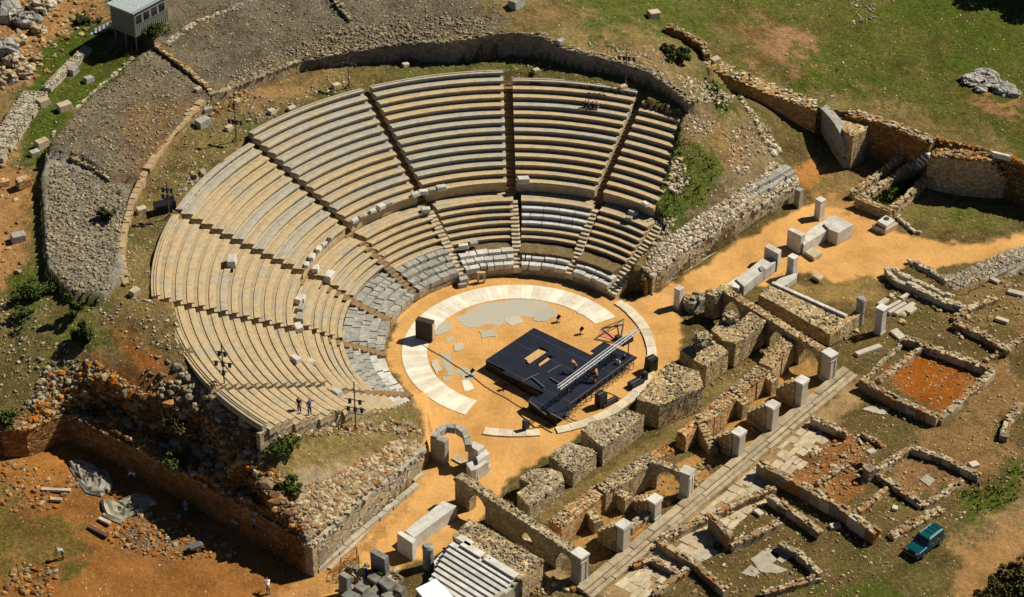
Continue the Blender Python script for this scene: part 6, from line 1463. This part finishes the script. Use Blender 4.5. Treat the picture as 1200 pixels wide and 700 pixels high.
# fallen blocks on the walkway and the seats
FB = [(416, 268, 1.0), (424, 262, .8), (437, 257, .9), (447, 252, 1.2), (455, 249, 1.1), (487, 236, 1.1), (496, 234, 1.2), (507, 234, .9), (517, 231, 1.3), (388, 286, .9), (380, 293, .8), (374, 299, 1.0), (366, 309, 1.1), (370, 316, 1.2), (360, 322, .9), (351, 352, 1.4), (355, 350, 1.0), (353, 362, 1.2), (352, 374, 1.5), (350, 385, 1.4), (613, 223, 1.6), (386, 326, 1.6), (272, 309, 1.7), (347, 422, 1.3), (365, 425, 1.1), (499, 247, 1.2), (543, 290, 1.3), (555, 286, 1.1), (395, 461, 1.3), (742, 250, 1.2), (737, 256, .9), (756, 248, 1.0)]
names = {20: 'rounded grey boulder on the walkway at the top of the central stairway', 21: 'upright pale block on the walkway above the lower left seats', 22: 'squared white block standing alone on the upper left seats'}
for i, (x, y, s) in enumerate(FB):
    c = seatpt(x, y+1); mb = MB(); mb.box((c[0], c[1], c[2]+s*.16), (s*.8, s*.5, s*.36 if i not in (21, 22) else s*.5), math.atan2(c[1], c[0])+1.57+random.uniform(-.3, .3), 0, None, random.uniform(-.1, .1), random.uniform(-.1, .1), taper=.92)
    side = 'left' if x < 400 else ('upper left' if x < 530 else ('lower centre' if x < 700 else 'right end'))
    if i in names: tag(mb.build('fallen_block', M['marble'], bevel=.05), names[i], 'stone block')
    else: tag(mb.build('fallen_block', M['marble' if random.random() < .7 else 'marblegrey'], bevel=.04), 'loose broken marble block lying on the seat walkway, '+side, 'stone block', 'loose marble blocks on the seat walkway, '+side)

# ===== RUBBLE (cannot be counted)
scatter('slope_rubble', [([(930, 207), (936, 216), (850, 266), (768, 325), (762, 318), (775, 285), (810, 262), (850, 236), (890, 210), (905, 190)], 4300, .29, 0), ([(772, 262), (792, 256), (772, 325), (756, 338), (750, 330), (765, 290)], 500, .3, 0), ([(845, 160), (880, 145), (900, 180), (860, 215)], 220, .28, 0), ([(785, 195), (800, 192), (808, 215), (798, 235), (785, 225)], 130, .36, 0), ([(805, 130), (840, 140), (830, 165), (805, 160)], 120, .26, 0), ([(862, 108), (872, 116), (915, 178), (905, 186), (880, 140)], 150, .5, 0), ([(790, 85), (830, 100), (870, 118), (850, 125), (812, 120)], 420, .28, 0)], [M['slope']], 'pale broken rubble piled on the slope above the right entrance wall')
scatter('slope_rubble', [([(345, 600), (362, 640), (420, 588), (475, 546), (497, 522), (470, 515), (420, 545), (380, 565), (350, 575)], 3200, .36, 0), ([(300, 505), (480, 495), (495, 510), (440, 510), (400, 512), (310, 515)], 300, .38, 0)], [M['ruin']], 'pale rubble fill behind the left entrance wall')
scatter('terrace_rubble', [([(262, 104), (190, 50), (240, 10), (330, -10), (590, -10), (590, 40), (475, 48), (350, 68)], 1700, .17, 0), ([(262, 106), (355, 70), (475, 49), (560, 40), (580, 20), (480, 25), (400, 35), (280, 80)], 1800, .24, 0)], [M['grey']], 'grey rubble strewn over the upper terrace')
scatter('terrace_rubble', [([(175, 60), (240, 112), (200, 155), (160, 205), (130, 205), (60, 172), (110, 112)], 1500, .19, 0)], [M['grey']], 'grey rubble strewn over the second left terrace')
scatter('terrace_rubble', [([(60, 190), (135, 215), (150, 230), (138, 300), (130, 340), (85, 345), (55, 300)], 3000, .25, 0)], [M['grey']], 'pale rubble covering the lowest left terrace')
scatter('cliff_rubble', [([(85, 450), (110, 425), (180, 470), (260, 510), (330, 560), (362, 625), (340, 620), (240, 565), (150, 515), (85, 480)], 3400, .36, 0), ([(110, 450), (215, 495), (290, 545), (345, 610), (330, 600), (240, 560), (120, 490)], 260, .8, 0), ([(60, 440), (110, 430), (130, 470), (80, 482), (35, 498)], 500, .5, 0)], [M['red']], 'orange brown broken rock face between the seats and the pit wall')
scatter('cliff_rubble', [([(160, 430), (230, 455), (290, 495), (320, 530), (300, 545), (230, 500), (170, 460)], 160, .5, 0), ([(60, 425), (105, 420), (125, 450), (60, 470), (20, 495)], 340, .38, 0), ([(195, 425), (225, 440), (290, 490), (300, 505), (262, 495)], 130, .5, 0)], [M['grey']], 'grey and pale rocks along the crest above the pit')
scatter('corridor_stones', [([(150, 340), (150, 250), (215, 160), (300, 112), (430, 80), (420, 98), (300, 148), (205, 235), (178, 310), (175, 340)], 420, .2, 0), ([(205, 235), (225, 205), (245, 195), (232, 215)], 26, .6, 0), ([(270, 110), (330, 120), (400, 100), (420, 105), (330, 135), (290, 150)], 120, .27, 0), ([(470, 70), (620, 72), (800, 130), (795, 140), (740, 112), (600, 86), (480, 84)], 90, .22, 0)], [M['pale']], 'scattered pale stones in the grass round the seats')
scatter('field_stones', [([(60, 340), (180, 345), (300, 490), (250, 470), (150, 400)], 240, .25, 0), ([(0, 340), (60, 350), (90, 410), (30, 460), (0, 470)], 160, .22, 0)], [M['pale']], 'loose stones on the grassy slope left of the seats')
scatter('meadow_stones', [([(680, 50), (780, 60), (785, 95), (720, 70)], 200, .25, 0), ([(820, -10), (1200, -10), (1200, 160), (960, 120), (850, 60)], 240, .15, 0), ([(995, 0), (1030, 5), (1025, 30), (1000, 30)], 50, .3, 0)], [M['pale']], 'scattered pale stones in the meadow')
scatter('ruin_stones', [([(750, 700), (880, 590), (1000, 500), (1060, 400), (1200, 350), (1200, 560), (1000, 700)], 1500, .21, 0), ([(945, 530), (1020, 500), (1030, 560), (960, 590)], 200, .35, 0), ([(1030, 335), (1200, 320), (1200, 380), (1120, 400), (1060, 385)], 160, .4, 0)], [M['ruin']], 'loose stones strewn between the ruined walls')
scatter('ruin_stones', [([(690, 660), (790, 590), (870, 530), (900, 510), (900, 480), (850, 520), (720, 600)], 220, .35, 0), ([(935, 375), (1000, 370), (1010, 400), (960, 410)], 160, .35, 0), ([(590, 660), (680, 690), (640, 700), (600, 695)], 160, .45, 0), ([(620, 600), (700, 550), (800, 480), (920, 400), (900, 395), (780, 480), (660, 560)], 120, .3, 0)], [M['warm']], 'loose stones on the floor of the stage building')
scatter('bank_rubble', [([(1088, 168), (1110, 170), (1160, 180), (1205, 195), (1210, 215), (1190, 215), (1165, 190), (1130, 186), (1090, 182)], 900, .34, 0), ([(1163, 188), (1190, 200), (1205, 240), (1185, 232)], 200, .36, 0)], [M['red']], 'reddish and pale rubble heaped along the top of the broad shaded wall')
scatter('gravel_heap', [([(1108, 328), (1160, 305), (1210, 286), (1210, 300), (1160, 322), (1130, 338)], 1500, .26, 0)], [M['pale']], 'long heap of pale gravel at the right edge')
scatter('pit_stones', [([(120, 600), (200, 600), (290, 650), (200, 660), (130, 640)], 420, .32, 0), ([(0, 540), (110, 560), (60, 600), (0, 600)], 160, .35, 0), ([(20, 660), (70, 665), (60, 700), (0, 700)], 120, .45, 0), ([(0, 500), (75, 495), (80, 510), (0, 540)], 260, .4, 0)], [M['red']], 'brown stones and clods on the pit floor')
scatter('path_stones', [([(0, 180), (30, 170), (25, 400), (0, 420)], 80, .35, 0), ([(-5, -5), (120, -5), (110, 30), (50, 95), (0, 110)], 260, .5, 0), ([(260, 120), (280, 100), (300, 110), (270, 135)], 60, .5, 0), ([(240, 150), (262, 128), (252, 118), (238, 130)], 50, .5, 0)], [M['warm']], 'loose stones in the upper left corner')

# ================================================================== PLANTS
M['leaf'] = mat_stones('leaf_mat', [(.03, .055, .010), (.05, .08, .015), (.075, .10, .022), (.025, .04, .01), (.11, .12, .035)], .7, .0)
M['leafdry'] = mat_stones('dry_leaf_mat', [(.10, .09, .03), (.06, .08, .02), (.15, .11, .04), (.05, .05, .02)], .8, .0)
M['bark'] = mat_plain('bark_mat', (.09, .06, .035), .9, var=.3)
def bush(px, py, w_, h, label, n=900, mat='leaf', dry=False, name='bush', elong=1.0, ang=0, leaf=.16):
    c = G(px, py); r = tag(empty(name, c), label, 'shrub' if name == 'bush' else 'tree'); mb = MB()
    clumps = [(random.gauss(0, .30)*w_*elong, random.gauss(0, .28)*w_, h*random.uniform(.25, .85), random.uniform(.28, .5)*w_*.6) for _ in range(max(6, int(7*elong*w_)))]
    for _ in range(n):
        cl_ = random.choice(clumps); v = Vector((random.gauss(0, 1), random.gauss(0, 1), random.gauss(0, 1))).normalized()*cl_[3]*random.uniform(.55, 1.05)
        x, y, z = cl_[0]+v.x, cl_[1]+v.y, max(.03, cl_[2]+v.z*min(1, h/w_))
        xr = x*math.cos(ang)-y*math.sin(ang); yr = x*math.sin(ang)+y*math.cos(ang); s = leaf*random.uniform(.6, 1.3)
        a = Vector((random.gauss(0, 1), random.gauss(0, 1), random.gauss(0, .6))).normalized(); b = a.cross(Vector((random.random(), random.random(), 1))).normalized(); p = Vector((c[0]+xr, c[1]+yr, c[2]+z))
        mb.add([p-a*s, p+b*s*.5, p+a*s, p-b*s*.5], [(0, 1, 2, 3)])
    mb.build('foliage', M['leafdry' if dry else mat], r)
    mb = MB()
    for cl_ in clumps[:8]: 
        xr = cl_[0]*math.cos(ang)-cl_[1]*math.sin(ang); yr = cl_[0]*math.sin(ang)+cl_[1]*math.cos(ang)
        mb.bar((c[0]+xr*.3, c[1]+yr*.3, c[2]-.1), (c[0]+xr, c[1]+yr, c[2]+cl_[2]), .12, n=5, w2=.04)
    mb.build('stems', M['bark'], r); return r
bush(125, 258, 1.5, 1.2, 'small round dark green bush alone on the lowest left terrace', 700)
bush(40, 348, 2.4, .9, 'wide dark green bush at the lower end of the left terrace', 1900)
bush(85, 372, 1.4, 2.4, 'tall dark bush beside the thin fence, upper one on the left slope', 1500)
bush(95, 402, 1.5, 2.4, 'tall olive bush, lower one on the left slope', 1500, dry=False)
bush(28, 375, 1.6, .9, 'low bush near the left edge below the wide bush', 500)
bush(797, 72, 2.0, 1.4, 'dark green bush in the corner behind the curved retaining wall', 1700)
bush(781, 60, 1.4, .8, 'yellow green bush beside the dark one in the wall corner', 900)
bush(318, 528, 2.0, .5, 'spreading green bush on the bank below the lower left seats', 1200)
bush(335, 522, 1.8, .6, 'low green plants right of the spreading bush', 500)
bush(8, 498, 1.8, 1.4, 'dark bush at the left edge above the pit wall', 800)
bush(182, 38, 2.2, 1.0, 'green plants growing under the cabin', 900)
bush(96, 28, 2.0, .9, 'green plants beside the cabin stair', 800)
bush(45, 25, 1.2, .9, 'small green shrub between the top left boulders', 400)
bush(210, 500, 3.0, 1.2, 'dull greyish bush hanging over the pit cliff', 1100, dry=True)
bush(215, 545, 2.0, 1.2, 'dull green bush low on the pit cliff', 700)
bush(345, 575, 1.6, 1.0, 'dark bush where the rubble meets the pit cliff', 600, dry=False)
bush(443, 688, 1.2, 1.5, 'green weeds sprouting in the dark stone pile', 350)
bush(1197, 692, 2.8, 2.6, 'dark reddish brown tree cut by the bottom right corner', 2600, dry=True, name='tree', leaf=.2)
bush(1165, 700, 2.2, 1.6, 'dark shrub beside the reddish tree in the corner', 900, dry=True)
bush(140, 20, 1.2, .5, 'x', 10) if False else None
# tree just outside the top right corner: only its crown edge and its shade come into the frame
def big_tree(x, y, h, w_, label):
    z = zg(x, y); r = tag(empty('tree', (x, y, z)), label, 'tree'); mb = MB(); mb.bar((x, y, z-.2), (x, y, z+h*.5), .6, n=8, w2=.3)
    cl_ = []
    for _ in range(26):
        a = random.uniform(0, 6.28); q_ = random.uniform(.1, .5)*w_; cl_.append((x+math.cos(a)*q_, y+math.sin(a)*q_, z+h*random.uniform(.4, .92), random.uniform(.12, .22)*w_))
    for c in cl_[:12]: mb.bar((x, y, z+h*.4), c[:3], .2, n=5, w2=.06)
    mb.build('trunk', M['bark'], r); mb = MB()
    for c in cl_:
        for _ in range(330):
            v = Vector((random.gauss(0, 1), random.gauss(0, 1), random.gauss(0, 1))).normalized()*c[3]*random.uniform(.5, 1.1); p = Vector(c[:3])+v; s = .32
            a = Vector((random.gauss(0, 1), random.gauss(0, 1), random.gauss(0, .5))).normalized(); b = a.cross(Vector((random.random(), random.random(), 1))).normalized(); mb.add([p-a*s, p+b*s*.6, p+a*s, p-b*s*.6], [(0, 1, 2, 3)])
    mb.build('crown', M['leaf'], r)
p = U(1215, -6, 4.9); big_tree(p[0]+1.5, p[1]+1, 9, 9, 'dark tree at the top right corner, casting a black shade on the meadow')
# grass tufts
def tufts(name, zones, label):
    mb = MB()
    for pl, n, s in zones:
        P = np.array(pl, float); lo = P.min(0); hi = P.max(0); k_ = 0
        while k_ < n:
            q_ = rng.uniform(lo, hi)
            if not inpoly(q_[:1], q_[1:], P)[0]: continue
            k_ += 1; c = G_fast(q_[0], q_[1])
            for _ in range(3):
                a = random.uniform(0, 6.28); dx, dy = math.cos(a)*s, math.sin(a)*s; h = s*random.uniform(.8, 1.6); x, y = c[0]+random.uniform(-.2, .2), c[1]+random.uniform(-.2, .2)
                mb.add([(x-dx*.5, y-dy*.5, c[2]), (x+dx*.5, y+dy*.5, c[2]), (x+dx*.3+random.uniform(-.1, .1), y+dy*.3, c[2]+h), (x-dx*.4, y-dy*.4, c[2]+h*.8)], [(0, 1, 2, 3)])
    return tag(mb.build(name, M['leaf']), label, 'grass', None, 'stuff')
def G_fast(px, py):
    z = 5.0
    for _ in range(10):
        p = U(px, py, z); z = zg(p[0], p[1])*.7+z*.3
    return np.array([p[0], p[1], z])
tufts('grass_tufts', [([(1022, 236), (1062, 203), (1083, 196), (1080, 208), (1047, 240)], 160, .22), ([(768, 170), (800, 160), (845, 195), (830, 230), (780, 265), (765, 240)], 170, .15), ([(822, 90), (860, 105), (875, 130), (840, 130)], 120, .2), ([(1125, 575), (1200, 545), (1200, 580), (1140, 610)], 90, .14)], 'tufts of green grass on the right-hand slope and enclosure')
# ------------------------------------------------------------------ light, sky, camera
w = bpy.data.worlds.new('World'); scn.world = w; w.use_nodes = True; t = w.node_tree
sky = t.nodes.new('ShaderNodeTexSky'); sky.sky_type = 'NISHITA'; sky.sun_disc = False
SUN_EL, SUN_AZ = 47, 23          # azimuth measured from +x towards +y
sky.sun_elevation = math.radians(SUN_EL); sky.sun_rotation = math.radians(90-SUN_AZ)
sky.altitude = 100; sky.air_density = .4; sky.dust_density = .2
bg = t.nodes['Background']; bg.inputs[1].default_value = .05; t.links.new(sky.outputs[0], bg.inputs[0])
sd = bpy.data.lights.new('sun', 'SUN'); sd.energy = 5.0; sd.angle = math.radians(.53); sd.color = (1, .93, .80)
so = bpy.data.objects.new('sun', sd); C.objects.link(so)
dv = Vector((math.cos(math.radians(SUN_EL))*math.cos(math.radians(SUN_AZ)), math.cos(math.radians(SUN_EL))*math.sin(math.radians(SUN_AZ)), math.sin(math.radians(SUN_EL))))
so.rotation_euler = dv.to_track_quat('Z', 'Y').to_euler(); so.location = (60, 40, 90)
cd = bpy.data.cameras.new('camera'); cd.sensor_width = 36; cd.lens = 36*FPX/1200; cd.clip_start = 1; cd.clip_end = 5000
co = bpy.data.objects.new('camera', cd); C.objects.link(co)
R3 = Matrix((RT, UPV, -FW)).transposed()
co.matrix_world = Matrix.Translation(Vector(CAM)) @ R3.to_4x4(); scn.camera = co
vs = scn.view_settings; vs.view_transform = 'Standard'; vs.look = 'None'; vs.exposure = .12; vs.gamma = 1; vs.use_curve_mapping = False
scn.cycles.diffuse_bounces = 1
